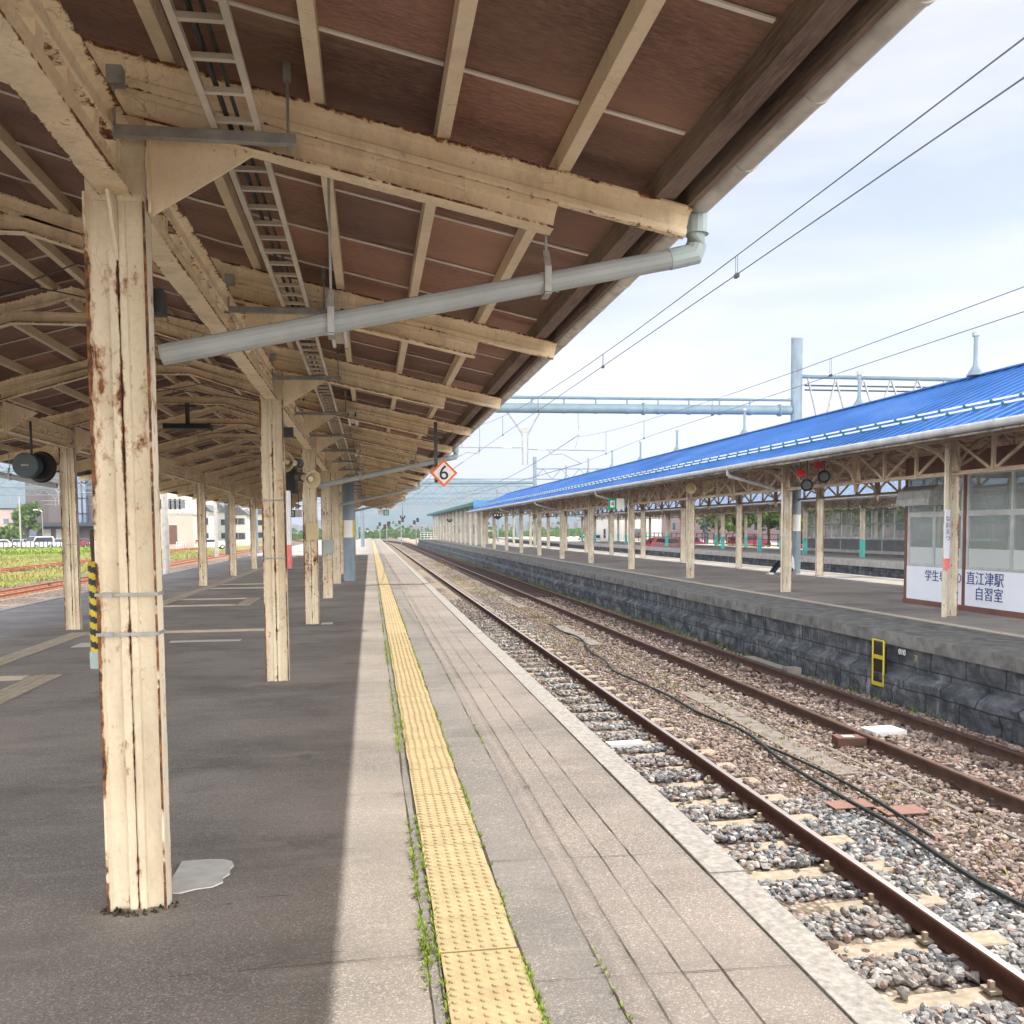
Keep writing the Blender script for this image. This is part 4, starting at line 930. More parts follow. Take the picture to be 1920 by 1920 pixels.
    for s in (1, -1):
        X = lambda x: xm+s*(x-xm); A, B = eL-.08, xm
        mb = MB(); z = lambda x: zs(X(x)) if True else 0
        mb.add([(X(A), y0, z(A)), (X(B), y0, z(B)), (X(B), y1, z(B)), (X(A), y1, z(A)), (X(A), y0, z(A)-.012), (X(B), y0, z(B)-.012), (X(B), y1, z(B)-.012), (X(A), y1, z(A)-.012)], [(0, 1, 2, 3), (7, 6, 5, 4), (0, 4, 5, 1), (2, 6, 7, 3), (1, 5, 6, 2), (3, 7, 4, 0)])
        mb.build('soffit_boards', DECK, e)
        mb = MB(); mb.add([(X(A-.03), y0, z(A-.03)+.012), (X(B), y0, z(B)+.012), (X(B), y1, z(B)+.012), (X(A-.03), y1, z(A-.03)+.012), (X(A-.03), y0, z(A-.03)+.002), (X(B), y0, z(B)+.002), (X(B), y1, z(B)+.002), (X(A-.03), y1, z(A-.03)+.002)], [(0, 1, 2, 3), (7, 6, 5, 4), (0, 4, 5, 1), (2, 6, 7, 3), (1, 5, 6, 2), (3, 7, 4, 0)])
        y = y0+.1
        while y < y1: mb.bar((X(A-.05), y, z(A-.05)+.03), (X(B), y, z(B)+.03), .028, .042); y += .333
        sh = mb.build('roof_sheets', sheetm, e)
        if s > 0 and detail:
            mb = MB()
            for q in (.62, .92): x = A+q; mb.bar((x, y0, z(x)+.085), (x, y1, z(x)+.085), .03, .03)
            mb.cm = 1; y = y0+.1
            while y < y1:
                for q in (.62, .92): x = A+q; mb.bar((x+.05, y, z(x)+.055), (x-.05, y, z(x)+.075), .03, .05)
                y += .666
            mb.build('snow_rail', [WHITE, TEAL], sh)
            mb = MB(); mb.bar((xm, y0, zr+.04), (xm, y1, zr+.04), .22, .03); mb.build('ridge_cap', sheetm, sh)
        mb = MB(); y = y0
        while y < y1:
            zz = R.uniform(-.008, .008); mb.box(X(eL-.055), X(eL-.03), y, min(y1, y+2.4)-.005, zs(eL)-.17+zz, zs(eL)-.02); y += 2.4
        mb.build('fascia_board', FASC, e)
        mb = MB(); r = .06; mb.tube([(X(eL-.12), y0, zs(eL)-.07), (X(eL-.12), y1, zs(eL)-.07)], r, 12)
        y = y0
        while y < y1: mb.tube([(X(eL-.12), y, zs(eL)-.07), (X(eL-.12), y+.03, zs(eL)-.07)], r+.006, 12); y += .8
        mb.build('gutter', plain('pale_gutter', (.40, .42, .43), .5, var=.2, streak=.5) if 'pale_gutter' not in MATS else MATS['pale_gutter'], e, smooth=True)
    return e, zs
YC2 = [2.1, 8.5, 14.9, 21.3, 28.0, 34.5, 40.9, 47.1, 53.4, 59.7, 66, 72.4, 78.4]
can2, zs2 = truss_canopy('platform_canopy', 'blue sheet roofed canopy on tan trussed columns over the opposite platform', 9.86, 14.2, 1.18, 3.10, 4.55, YC2, 0, 79.5, CREAM2, BLUE)
def dp2(y, first=False):
    mb = MB(); mb.tube([(8.56, y, 3.05), (8.56, y, 2.88), (8.62, y, 2.82), (8.75, y, 2.79), (9.76, y, 2.52)], .045, 10); o = mb.build('downpipe', MATS['pale_gutter'], can2, origin=(8.56, y, 2.5), smooth=True); return o
d0 = dp2(21.8); [cp(d0, (8.56, yy, 2.5), can2) for yy in (34.9, 47.6, 60.2)]
YC3 = [24.6+6.2*i for i in range(14)]
can2.rotation_euler.z = .007
can3, zs3 = truss_canopy('platform_canopy', 'far canopy with turquoise based columns on the third platform', 24.3, 28.6, 1.3, 3.02, 4.35, YC3, 20, 108, CREAM2, plain('faded_blue_sheet', (.22, .30, .42), .5), TURQ, detail=False)
# ridge posts
rp0 = None; labs = ['tallest looking lightning post nearest on the blue ridge', 'rusty post on the blue ridge just right of tall round mast', 'third roof post along the blue ridge', 'fourth roof post along the blue ridge', 'fifth roof post along the blue ridge', 'sixth roof post along the blue ridge', 'seventh small roof post on the blue ridge', 'eighth tiny roof post near the far mast']
for i, y in enumerate((17.2, 21.9, 29.0, 35.6, 40.5, 45.3, 50.3, 56.0)):
    if rp0 is None:
        rp0 = empty('roof_post', (12.05, y, 4.6)); MB().lathe((12.05, y, 4.58), (0, 0, 1), [(0, .17), (.02, .16), (.2, .05), (.28, .045)], 12).build('flared_base', STEELB, rp0, smooth=True)
        mb = MB(); mb.tube([(12.05, y, 4.85), (12.05, y, 5.42)], .04, 10); mb.build('post', STEELB, rp0, smooth=True)
        mb = MB(); mb.tube([(12.05, y, 5.36), (12.05, y, 5.44)], .07, 10); mb.build('cap', GALV, rp0); o = rp0
    else: o = cp(rp0, (12.05+.007*(39.75-y), y, 4.6))
    tag(o, labs[i], 'roof post', 'posts standing on the blue roof ridge')

# green roofed building at the far end of platform 2
gb = empty('green_roofed_building', (11.5, 113, 0)); tag(gb, 'beige station building with dark green lean-to roof at the far end of opposite platform', 'building')
mb = MB(); vs = [(8.9, 80, 3.62), (8.9, 147, 3.62), (14.5, 147, 3.55), (14.5, 80, 3.55)]; mb.add(vs+[(a, b, c+.3) for a, b, c in vs], [(0, 1, 2, 3), (7, 6, 5, 4), (0, 4, 5, 1), (1, 5, 6, 2), (2, 6, 7, 3), (3, 7, 4, 0)]); mb.build('roof', plain('green_roof', (.02, .12, .11), .5), gb)
mb = MB(); mb.box(8.86, 14.5, 79.7, 79.95, 3.2, 4.05); mb.build('gable_panel', plain('blue_gable', (.08, .25, .45), .5), gb)
mb = MB(); mb.box(10.7, 11.9, 94, 146, 0, 3.6); mb.build('wall', facade('beige_siding', (.42, .40, .37), 2), gb)
for y, a in ((96, .7), (99, .7), (104, 1.2), (112, 1.2), (118, .8), (126, .8), (134, 1.2), (141, 1.2)):
    mb = MB(); mb.box(10.66, 10.7, y-a, y+a, .9, 2.2); f = mb.build('window', SASH, gb); mb = MB(); mb.box(10.645, 10.658, y-a+.1, y+a-.1, 1.0, 2.1); mb.build('pane', plain('green_pane', (.08, .16, .15), .1) if 'green_pane' not in MATS else MATS['green_pane'], f)
c00 = None
for i in range(14):
    y = 82+i*4.9
    if c00 is None: mb = MB(); mb.box(9.75, 9.95, y-.1, y+.1, 0, 3.6); c00 = mb.build('post', CREAM2, gb, origin=(9.85, y, 0))
    else: cp(c00, (9.85, y, 0), gb)
# second row posts
for i in range(3): cp(c00, (14.2, 82+i*4.9, 0), gb)
mb = MB(); mb.box(7.9, 15, 147.5, 150, 0, .02)
for i in range(12): mb.box(8+i*.55, 8.06+i*.55, 149.8, 149.86, 0, 1.1)
for z in (.35, .7, 1.06): mb.box(8, 14.2, 149.8, 149.85, z, z+.06)
tag(mb.build('end_fence', WHITE), 'white rail fence closing the far end of opposite platform', 'fence')

# ------------------------------------------------------------------ study room on platform 2
rm = empty('waiting_room', (12.2, 11, 0)); tag(rm, 'glazed station room with brown frame and blue-white banner panels on the opposite platform', 'station room')
RX, RY1, RY0, RX2 = 10.9, 17.7, 2.0, 13.2
mb = MB(); mb.box(RX-.02, RX2+.02, RY0, RY1+.02, .0, .10); mb.build('plinth', BROWNF, rm)
posts = [17.66, 15.76, 13.2, 10.2, 6.4, 2.1]
for y in posts:
    mb = MB(); mb.box(RX-.015, RX+.06, y-.04, y+.04, .1, 2.95); mb.build('post', BROWNF, rm)
mb = MB(); mb.box(RX-.012, RX2, RY0, RY1, 2.56, 2.96); mb.build('header', BROWNF, rm)
mb = MB(); mb.box(RX2-.06, RX2, RY0, RY1, .1, .8); mb.box(RX2-.06, RX2, RY0, RY1, 1.8, 1.86); mb.build('rear_wall', SASH, rm)
mb = MB()
for y in (3.5, 6, 8.5, 11, 13.5, 16, 17.6): mb.box(RX2-.055, RX2-.005, y-.03, y+.03, .8, 2.56)
mb.build('rear_mullions', SASH, rm)
mb = MB(); mb.box(RX2-.035, RX2-.03, RY0, RY1, .8, 2.56); mb.build('rear_glazing', GLASS, rm)
mb = MB(); mb.box(RX+.05, RX2-.05, RY1-.03, RY1-.02, .1, 2.56); mb.build('end_glazing', GLASS, rm)
mb = MB(); mb.box(RX+.07, RX2-.07, RY0, RY1-.07, .1, .12); mb.build('room_floor', CONC3, rm)
for a, b in zip(posts[:-1], posts[1:]):
    y1_, y0_ = a-.05, b+.05
    mb = MB(); mb.box(RX-.01, RX+.03, y0_, y1_, .105, .775); pn = mb.build('banner_panel', BANNER, rm)
    f = MB()
    for z0, z1 in ((.78, .83), (1.76, 1.86), (2.50, 2.555)): f.box(RX-.005, RX+.045, y0_, y1_, z0, z1)
    for yy in (y0_+.03, y1_-.03, (y0_+y1_)/2): f.box(RX-.008, RX+.048, yy-.028, yy+.028, .83, 1.76); f.box(RX-.008, RX+.048, yy-.028, yy+.028, 1.86, 2.5)
    fr = f.build('window_frame', SASH, rm)
    g = MB(); g.box(RX+.018, RX+.022, y0_, y1_, 1.16, 1.76); g.box(RX+.018, RX+.022, y0_, y1_, 1.86, 2.5); g.build('pane', GLASS, fr)
    g = MB(); g.box(RX+.016, RX+.024, y0_, y1_, .83, 1.158); g.build('frosted_pane', FROST, fr)
xd = (0, -1, 0)
text('学生専用の', .235, (RX-.018, 16.38, .59), xd, (0, 0, 1), NAVY, 'lettering', rm, .002)
text('直江津駅', .26, (RX-.018, 15.15, .60), xd, (0, 0, 1), NAVY, 'lettering', rm, .002)
text('自習室', .26, (RX-.018, 15.03, .33), xd, (0, 0, 1), NAVY, 'lettering', rm, .002)
mb = MB()
for q in (15.0, 11.9): mb.box(RX+.9, RX+.98, q, q+.08, .1, 2.56)
mb.build('red_poles', REDS, rm)
# exhaust hood
mb = MB(); X0, Z0 = at(1712, 16.9, 925)
P = [(RX-.02, 2.38), (RX-.25, 2.36), (RX-.40, 2.26), (RX-.46, 2.10), (RX-.46, 1.98), (RX-.02, 1.98)]
mb.plate([(x, 16.75, z) for x, z in P], (0, 1, 0), 1.1, [0]*6); hd = mb.build('exhaust_hood', GALV, rm, smooth=False)
# name board on column at Y 14.9
e = empty('column_name_board', (9.6, 14.7, .0)); tag(e, 'tall narrow hiragana station name board on the column before the station room', 'sign')
bx, bz = at(1774, 14.7, 1010)
mb = MB(); mb.box(bx-.043, bx+.043, 14.66, 14.69, 1.02, 1.86); mb.build('board', BANNER, e)
mb = MB(); mb.box(bx-.045, bx+.045, 14.655, 14.695, .84, 1.018); mb.build('red_label', REDS if 0 else PINK, e)
for i, ch in enumerate('なおえつ'): text(ch, .10, (bx, 14.652, 1.70-i*.112), (1, 0, 0), (0, 0, 1), NAVY, 'lettering', e, .001)
mb = MB(); mb.box(bx-.035, bx+.035, 14.70, 14.74, 0, .8); mb.box(bx-.03, bx+.03, 14.70, 14.74, 1.86, 2.9); mb.build('support_channel', CREAM2, e)
# red service signs and lamps
def rsign(px, py, y, t, lab, w_=.3, h_=.2):
    X, Z = at(px, y, py); e = empty('hanging_train_sign', (X, y, Z)); tag(e, lab, 'sign')
    mb = MB(); mb.box(X-w_/2, X+w_/2, y-.01, y+.01, Z-h_/2, Z+h_/2); mb.build('board', REDS, e)
    text(t, h_*.36, (X, y-.012, Z), (1, 0, 0), (0, 0, 1), INK, 'lettering', e, .001)
    mb = MB(); mb.tube([(X, y+.02, Z-h_), (X, y+.02, 3.2)], .01, 6); mb.build('hanger', DKG, e)
rsign(1502, 887, 19.5, 'はねうま', 'lower red hanging sign with four hiragana, left one', .20, .155)
rsign(1535, 872, 19.0, 'ひすい', 'upper red hanging sign with three hiragana, right one', .20, .15)
def tvlamp(px, py, y, lab):
    X, Z = at(px, y, py); e = empty('round_monitor', (X, y, Z)); tag(e, lab, 'monitor')
    MB().lathe((X, y-.1, Z), (-.5, -1, 0), [(-.22, .08), (-.16, .115), (0, .12), (.03, .135), (.04, .12), (.0, .1)], 22).build('housing', BLACK, e, smooth=True)
    MB().lathe((X, y-.1, Z), (-.5, -1, 0), [(.0, .1), (.006, .095)], 22).build('lens', DKG, e, smooth=True)
    mb = MB(); mb.tube([(X+.05, y, Z+.05), (X+.05, y, 3.2)], .015, 6); mb.build('hanger', DKG, e)
tvlamp(1509, 910, 19.4, 'left black round monitor below the lower red sign'); tvlamp(1541, 894, 18.9, 'right black round monitor below the upper red sign')
horn(at(1300, 27), 27, 2.75, (-.8, -1, 0), 'small horn loudspeaker in the opposite canopy trusses, left of pair', .16)
horn(at(1327, 26.5), 26.5, 2.78, (-.2, -1, 0), 'small horn loudspeaker in the opposite canopy trusses, right of pair', .16)
# dark three-lamp signals under canopy 2
def three(px, py, y, lab, n=3, r=.3):
    X, Z = at(px, y, py); e = empty('three_lamp_signal', (X, y, Z)); tag(e, lab, 'signal')
    MB().plate([(X-r*1.1, y, Z+r*.6), (X+r*1.1, y, Z+r*.6), (X+r*.9, y, Z-.2*r), (X, y, Z-r*.8), (X-r*.9, y, Z-.2*r)], (0, 1, 0), .06).build('backboard', BLACK, e)
    for i in range(n): MB().lathe((X+(i-(n-1)/2)*r*.6, y-.035, Z+r*.22), (0, -1, 0), [(0, r*.16), (.02, r*.15)], 12).build('lamp', WHITE, e)
    mb = MB(); mb.tube([(X, y+.05, Z), (X, y+.05, Z+.9)], .02, 6); mb.build('hanger', DKG, e)
three(933, 968, 62, 'dark board with three white lamps hung under far part of blue canopy'); three(843, 976, 100, 'dark lamp board hung before the beige building', 2, .3); three(755, 970, 75, 'dark signal board hung past the far end of near canopy', 2, .22)

# person sitting against the mast
def skin_body(name, verts, edges, radii, mat, parent, root=0):
    me = bpy.data.meshes.new(name); me.from_pydata(verts, edges, []); o = bpy.data.objects.new(name, me); C.objects.link(o); me.materials.append(mat)
    md = o.modifiers.new('skin', 'SKIN'); md.use_smooth_shade = True
    for i, r in enumerate(radii): me.skin_vertices[0].data[i].radius = r
    me.skin_vertices[0].data[root].use_root = True
    o.modifiers.new('sub', 'SUBSURF').levels = 1; o.modifiers['sub'].render_levels = 2
    o.parent = parent; W0[o.name] = W0[parent.name]; return o
PXc, PY = 13.78, 28.95
pe = empty('person', (PXc, PY, 0)); tag(pe, 'person in white shirt and dark trousers sitting against the mast on the opposite platform', 'person')
V = [(0, 0, .12), (-.02, 0, .28), (-.04, 0, .46), (-.05, 0, .56), (-.08, 0, .66), (-.10, 0, .74), (-.09, 0, .80),
     (-.05, -.17, .53), (-.14, -.22, .34), (-.30, -.17, .33), (-.36, -.15, .33), (-.05, .17, .53), (-.14, .22, .34), (-.30, .17, .33), (-.36, .15, .33)]
E_ = [(0, 1), (1, 2), (2, 3), (3, 4), (4, 5), (5, 6), (3, 7), (7, 8), (8, 9), (9, 10), (3, 11), (11, 12), (12, 13), (13, 14)]
RR = [(.15, .12), (.14, .11), (.16, .11), (.08, .07), (.055, .055), (.09, .10), (.075, .085), (.06, .06), (.045, .045), (.035, .035), (.03, .035), (.06, .06), (.045, .045), (.035, .035), (.03, .035)]
skin_body('body', V, E_, RR, SHIRT, pe)
for s in (-1, 1):
    V = [(0, s*.08, .11), (-.24, s*.10, .30), (-.40, s*.12, .42), (-.56, s*.12, .24), (-.68, s*.12, .07), (-.70, s*.12, .05)]
    skin_body('trouser_leg', V, [(i, i+1) for i in range(5)], [(.10, .09), (.085, .085), (.068, .068), (.055, .055), (.045, .045), (.04, .04)], DARKC, pe)
    skin_body('shoe', [(-.66, s*.12, .05), (-.74, s*.12, .045), (-.84, s*.13, .035)], [(0, 1), (1, 2)], [(.045, .045), (.045, .045), (.04, .03)], SHIRT, pe)
MB().lathe((PXc-.11, PY, .70), (-.2, 0, 1), [(0, .06), (.03, .095), (.10, .11), (.16, .095), (.2, .05)], 14).build('hair', BLACK, pe, smooth=True)
MB().lathe((PXc-.16, PY, .69), (-.15, 0, 1), [(0, .03), (.03, .07), (.10, .08), (.15, .05)], 14).build('face', SKIN, pe, smooth=True)

# ------------------------------------------------------------------ platform 3 waiting room
w3 = empty('waiting_room', (29, 45, 0)); tag(w3, 'grey framed glazed waiting room on the third platform behind turquoise columns', 'station room')
mb = MB()
x = 28.05; ya, yb = 34, 57
mb.box(x, x+.06, ya, yb, 0, .1); 
for z in (.1, .78, 1.65, 2.4): mb.box(x-.01, x+.07, ya, yb, z, z+.07)
yy = ya
while yy <= yb: mb.box(x-.012, x+.072, yy-.05, yy+.05, 0, 2.5); yy += 2.3
yy = ya+1.15
while yy <= yb: mb.box(x-.008, x+.068, yy-.025, yy+.025, .78, 2.45); yy += 2.3
mb.build('frame', SASH, w3); mb = MB(); mb.box(x+.02, x+.04, ya, yb, .1, .8); mb.build('lower_panel', plain('grey_panel', (.16, .17, .18), .6), w3)
mb = MB(); mb.box(x+.028, x+.034, ya, yb, .85, 2.4); mb.build('pane', GLASS, w3)

# ------------------------------------------------------------------ masts and gantries
def band(e, x, y, z0, z1, r, m): mb = MB(); mb.tube([(x, y, z0), (x, y, z1)], r, 24); return mb.build('band', m, e, smooth=True)
g1 = empty('catenary_gantry', (7, 29.6, 0)); tag(g1, 'large blue grey tubular gantry with round masts on both platforms', 'gantry')
for (x, top) in ((-.66, 7.85), (14.2, 7.85)):
    mb = MB(); mb.tube([(x, 29.6, 0), (x, 29.6, top)], .185, 28); m_ = mb.build('mast', STEELB, g1, smooth=True)
    if x < 0: z0, z1 = 1.36, 1.9
    else: z0, z1 = 1.43, 1.98
    band(m_, x, 29.6, z0, z1, .189, WHITE)
    for s in (-1, 1):
        vs = []; rr = .192; n = 6
        for j in (z0+.0, z1-.0):
            for i in range(n+1): a = math.pi/2*0+(math.pi+.12 if s < 0 else -.85)+i*.62/n; vs.append((x+rr*math.cos(a), 29.6+rr*math.sin(a), j))
        MB().add(vs, [(i, i+1, n+2+i, n+1+i) for i in range(n)]).build('yellow_label', YEL, m_, fix=False)
    mb = MB(); mb.tube([(x, 29.6, top-.02), (x, 29.6, top+.02)], .195, 24); mb.build('cap', GALV, m_)
mb = MB(); mb.tube([(-.66, 29.6, 5.43), (14.0, 29.6, 5.47)], .155, 20); mb.build('beam', GANT, g1, smooth=True)
mb = MB(); mb.tube([(-.66, 29.6, 5.78), (14.0, 29.6, 5.82)], .06, 10); mb.build('upper_pipe', GANT, g1, smooth=True)
sd = None
for i in range(12):
    x = 1.0+i*1.05
    if sd is None: mb = MB(); mb.tube([(x, 29.6, 5.56), (x, 29.6, 5.74)], .03, 8); mb.tube([(x-.05, 29.6, 5.45), (x+.05, 29.6, 5.45)], .165, 14); sd = mb.build('clamp', GANT, g1, origin=(x, 29.6, 5.6), smooth=True)
    else: cp(sd, (x, 29.6, 5.6), g1)
for x in (-.4, 8.9, 13.6):
    mb = MB(); mb.tube([(x-.04, 29.6, 5.46), (x+.04, 29.6, 5.46)], .2, 16); mb.build('flange', GANT, g1)
mb = MB(); mb.tube([(14.2, 29.6, 6.62), (24, 29.6, 6.58)], .09, 12); mb.build('truss_top_pipe', GANT, g1, smooth=True)
mb = MB(); P = arc((14.9, 29.6, 4.5), (18.0, 29.6, 5.5), (24, 29.6, 5.45)); mb.tube(P, .07, 8); mb.build('truss_arch', GANT, g1, smooth=True)
mb = MB(); i = 0
for i in range(9):
    xa_ = 14.6+i*1.0; zb_ = 4.6+.9*min(1, (xa_-14.6)/3.5)
    mb.tube([(xa_, 29.6, 6.55), (xa_+.5, 29.6, zb_)], .04, 6); mb.tube([(xa_+1.0, 29.6, 6.55), (xa_+.5, 29.6, zb_)], .04, 6)
mb.build('truss_lattice', GALV, g1)
mb = MB()
for z in (6.15, 6.3): mb.tube([(14.5, 29.6, z), (24, 29.6, z)], .03, 6)
mb.build('feeder_cables', DKG, g1)
# hanging double pole and cantilever arms
mb = MB(); X = 4.97
mb.tube([(X-.57, 29.6, 5.3), (X-.3, 29.6, 4.95), (X-.09, 29.6, 4.6), (X-.075, 29.6, 3.63)], .026, 8); mb.tube([(X+.48, 29.6, 5.3), (X+.28, 29.6, 4.95), (X+.09, 29.6, 4.6), (X+.075, 29.6, 3.63)], .026, 8)
mb.box(X-.12, X+.12, 29.57, 29.63, 4.66, 4.8); mb.build('drop_pole', GALV, g1)
def ins(mb, p, d, n=6, r=.035):
    for i in range(n): q = Vector(p)+Vector(d)*i*.045; mb.lathe(q, d, [(0, .012), (.012, r), (.02, r), (.03, .012)], 8)
mb = MB(); z = 4.16
mb.tube([(X-.1, 29.6, z+.02), (2.1, 29.6, z+.02)], .018, 6); mb.tube([(X+.1, 29.6, z-.03), (7.6, 29.6, z-.06)], .018, 6)
mb.box(3.45, 3.5, 29.58, 29.62, z-.17, z); mb.tube([(3.45, 29.6, z-.17), (3.1, 29.6, z-.13), (2.75, 29.6, z-.3)], .014, 6)
mb.box(5.75, 5.8, 29.58, 29.62, z-.19, z-.03); mb.tube([(5.8, 29.6, z-.19), (6.2, 29.6, z-.17), (6.85, 29.6, z-.5)], .014, 6)
mb.tube([(6.72, 29.6, 5.3), (6.74, 29.6, 4.62)], .022, 6); mb.tube([(6.74, 29.6, 4.6), (6.6, 29.6, z-.02)], .015, 6)
mb.tube([(2.9, 29.6, 5.3), (2.85, 29.6, 4.62)], .022, 6); mb.tube([(2.85, 29.6, 4.6), (2.95, 29.6, z)], .015, 6)
mb.build('cantilever_arms', GALV, g1)
mb = MB(); ins(mb, (X-.7, 29.6, z+.02), (1, 0, 0)); ins(mb, (X+.42, 29.6, z-.03), (1, 0, 0)); ins(mb, (6.74, 29.6, 4.62), (0, 0, 1), 4); ins(mb, (2.85, 29.6, 4.62), (0, 0, 1), 4); mb.build('insulators', WHITE, g1)
# wires
WIREM = plain('copper_wire', (.14, .17, .19), .5)
def wire(lab, pts, r=.011, drops=None):
    P = []
    for a, b in zip(pts[:-1], pts[1:]):
        n = 10
        for i in range(n): P.append(Vector(a).lerp(Vector(b), i/n))
    P.append(Vector(pts[-1])); mb = MB(); mb.tube(P, r, 5); return tag(mb.build('overhead_wire', WIREM, smooth=True), lab, 'overhead wire', 'overhead line wires')
def par(x0, y0, z0, x1, y1, z1, sag, n=12): return [(x0+(x1-x0)*t, y0+(y1-y0)*t, z0+(z1-z0)*t-sag*4*t*(1-t)) for t in [i/n for i in range(n+1)]]
def messenger(y): # right-hand values fitted
    return 3.78+max(0, y-9)**2*.0023 if y > 9 else 3.78+(9-y)**2*.0006
def wirepts(f, y0, y1, n=16): return [f(y0+(y1-y0)*i/n) for i in range(n+1)]
wire('upper catenary wire over the first track, nearest span', wirepts(lambda y: (2.96 if y < 12 else 2.96, y, messenger(y)), -9, 29.6), .005)
wire('lower contact wire over the first track, nearest span', [(2.96, -9, 3.57), (2.96, 29.6, 3.72)], .005)
wire('upper catenary wire over the second track, nearest span', wirepts(lambda y: (6.2 if y < 20 else 6.2+(y-20)*.055, y, 3.86+max(0, y-12)**2*.0022), -9, 29.6), .005)
wire('lower contact wire over the second track, nearest span', [(6.2, -9, 3.62), (6.2, 20, 3.63), (6.8, 29.6, 3.68)], .005)
wire('upper catenary wire over first track beyond the big gantry', par(2.96, 29.6, 4.75, 2.9, 88, 5.4, 1.0), .012)
wire('lower contact wire over first track beyond the big gantry', [(2.96, 29.6, 3.72), (2.9, 88, 3.9)], .012)
wire('upper catenary wire over second track beyond the big gantry', par(6.73, 29.6, 4.6, 6.3, 88, 5.4, 1.0), .012)
wire('lower contact wire over second track beyond the big gantry', [(6.8, 29.6, 3.68), (6.3, 88, 3.9)], .012)
def drop(x, y, z0, z1, lab):
    e = empty('wire_dropper', (x, y, z0)); tag(e, lab, 'wire dropper', 'droppers linking the overhead wires')
    mb = MB(); mb.tube([(x, y-.012, z0), (x, y-.012, z1)], .0035, 4); mb.tube([(x, y+.03, z0), (x, y+.03, z1)], .0035, 4); mb.build('loop', WIREM, e)
    mb = MB(); mb.box(x-.012, x+.012, y-.025, y+.04, z0-.012, z0+.02); mb.build('clamp', DKG, e)
for i, y in enumerate((7.25, 11.6, 16.2, 20.6, 25.0)): drop(2.96, y, 3.59+y*.004, messenger(y), ['nearest dropper above the first track', 'second dropper above the first track', 'third dropper above the first track', 'fourth dropper above the first track', 'fifth dropper above the first track'][i])
for i, y in enumerate((11.9, 16.3, 20.7, 25.1)): drop(6.2 if y < 20 else 6.2+(y-20)*.055, y, 3.63, 3.86+max(0, y-12)**2*.0022, ['nearest dropper above the second track', 'second dropper above the second track', 'third dropper above the second track', 'fourth dropper above the second track'][i])
# distant gantries
def gantry(y, x0, x1, zb, lab, typ='lattice', top=None, r=.18, grp='overhead line gantries in the distance', masts=None):
    e = empty('catenary_gantry', ((x0+x1)/2, y, GZ)); tag(e, lab, 'gantry', grp)
    for x in (masts or (x0, x1)):
        mb = MB(); mb.tube([(x, y, GZ), (x, y, top or zb+1.8)], r, 12); mb.build('mast', STEELB, e, smooth=True)
    if typ == 'tube': mb = MB(); mb.tube([(x0, y, zb), (x1, y, zb)], .16, 10); mb.tube([(x0, y, zb+.35), (x1, y, zb+.35)], .05, 6); mb.build('beam', GANT, e, smooth=True)
    else:
        mb = MB(); h = 1.0; mb.tube([(x0, y, zb), (x1, y, zb)], .06, 6); mb.tube([(x0, y, zb+h), (x1, y, zb+h)], .06, 6); x = x0
        while x < x1-.5: mb.tube([(x, y, zb), (x+.9, y, zb+h)], .035, 4); mb.tube([(x+.9, y, zb+h), (x+1.8, y, zb)], .035, 4); x += 1.8
        mb.build('lattice_beam', GANT, e)
    mb = MB(); x = x0+3
    while x < x1-1:
        mb.tube([(x-.4, y, zb), (x, y, zb-.7), (x, y, zb-1.9)], .035, 5); mb.tube([(x+.4, y, zb), (x, y, zb-.7)], .035, 5); mb.tube([(x-1.8, y, zb-1.5), (x+1.8, y, zb-1.5)], .03, 5); x += 6.8
    mb.build('drop_arms', GALV, e); return e
gantry(88, -.7, 15.7, 5.95, 'second tubular gantry beyond the big one, mast rising past blue roof', 'tube', 8.4)
gantry(88.5, 15.7, 33, 6.3, 'lattice gantry arm right of second far mast above blue roof', 'lattice', 7.3, masts=(33,))
gantry(125, -6, 33, 6.3, 'lattice gantry crossing in front of the hills', 'lattice'); gantry(150, -2, 24, 5.6, 'lower lattice gantry framing the far beige building', 'lattice')
gantry(175, -30, 24, 7.2, 'wide pale lattice gantry before the far hills', 'lattice'); gantry(215, -34, 34, 7.6, 'very distant wide gantry under hill line', 'lattice'); gantry(260, -50, 40, 8.2, 'farthest gantry fading in the haze', 'lattice')
gantry(70, -36, -12.8, 5.9, 'lattice gantry over the left tracks beside the meadow', 'lattice', 8, masts=(-36,)); gantry(110, -44, -12.9, 6.6, 'second lattice gantry over the left tracks', 'lattice', 9); gantry(160, -60, -13.2, 7.6, 'third lattice gantry far over the left tracks', 'lattice', 10)
gantry(45, -60, -12.9, 6.6, 'closest lattice gantry over the left tracks', 'lattice', 8, masts=(-58,))
WL = [(-11, 4.9), (-15, 4.9), (-24.5, 5.1), (-30, 5.3)]
for i, (x, z) in enumerate(WL):
    nm = ['over the nearest left track', 'over the second left track', 'over the meadow siding', 'beyond the meadow siding'][i]
    wire('contact wire '+nm, [(x, -5, z-.6), (x, 45, z-.6), (x-.4, 110, z), (x, 200, z)], .013); wire('catenary wire '+nm, par(x, 0, z+.8, x, 45, z+.8, .5)+par(x, 45, z+.8, x, 110, z+1.2, .7)[1:], .013)
# poles left
for i, (px, Y, top, lab) in enumerate(((405, 95, 6.5, 'pale concrete pole between second and third left columns'), (425, 100, 6.0, 'darker steel pole right beside the pale concrete pole'), (310, 52, 7.5, 'blue grey catenary pole just right of nearest column'), (38, 150, 7, 'thin pole standing left of the car park'))):
    X = at(px, Y); mb = MB(); mb.tube([(X, Y, GZ), (X, Y, top)], .2 if Y < 140 else .12, 12, r1=.15 if Y < 140 else .1); tag(mb.build('line_pole', CONC3 if i != 1 else DKG, smooth=True), lab, 'pole', 'line poles at the left')
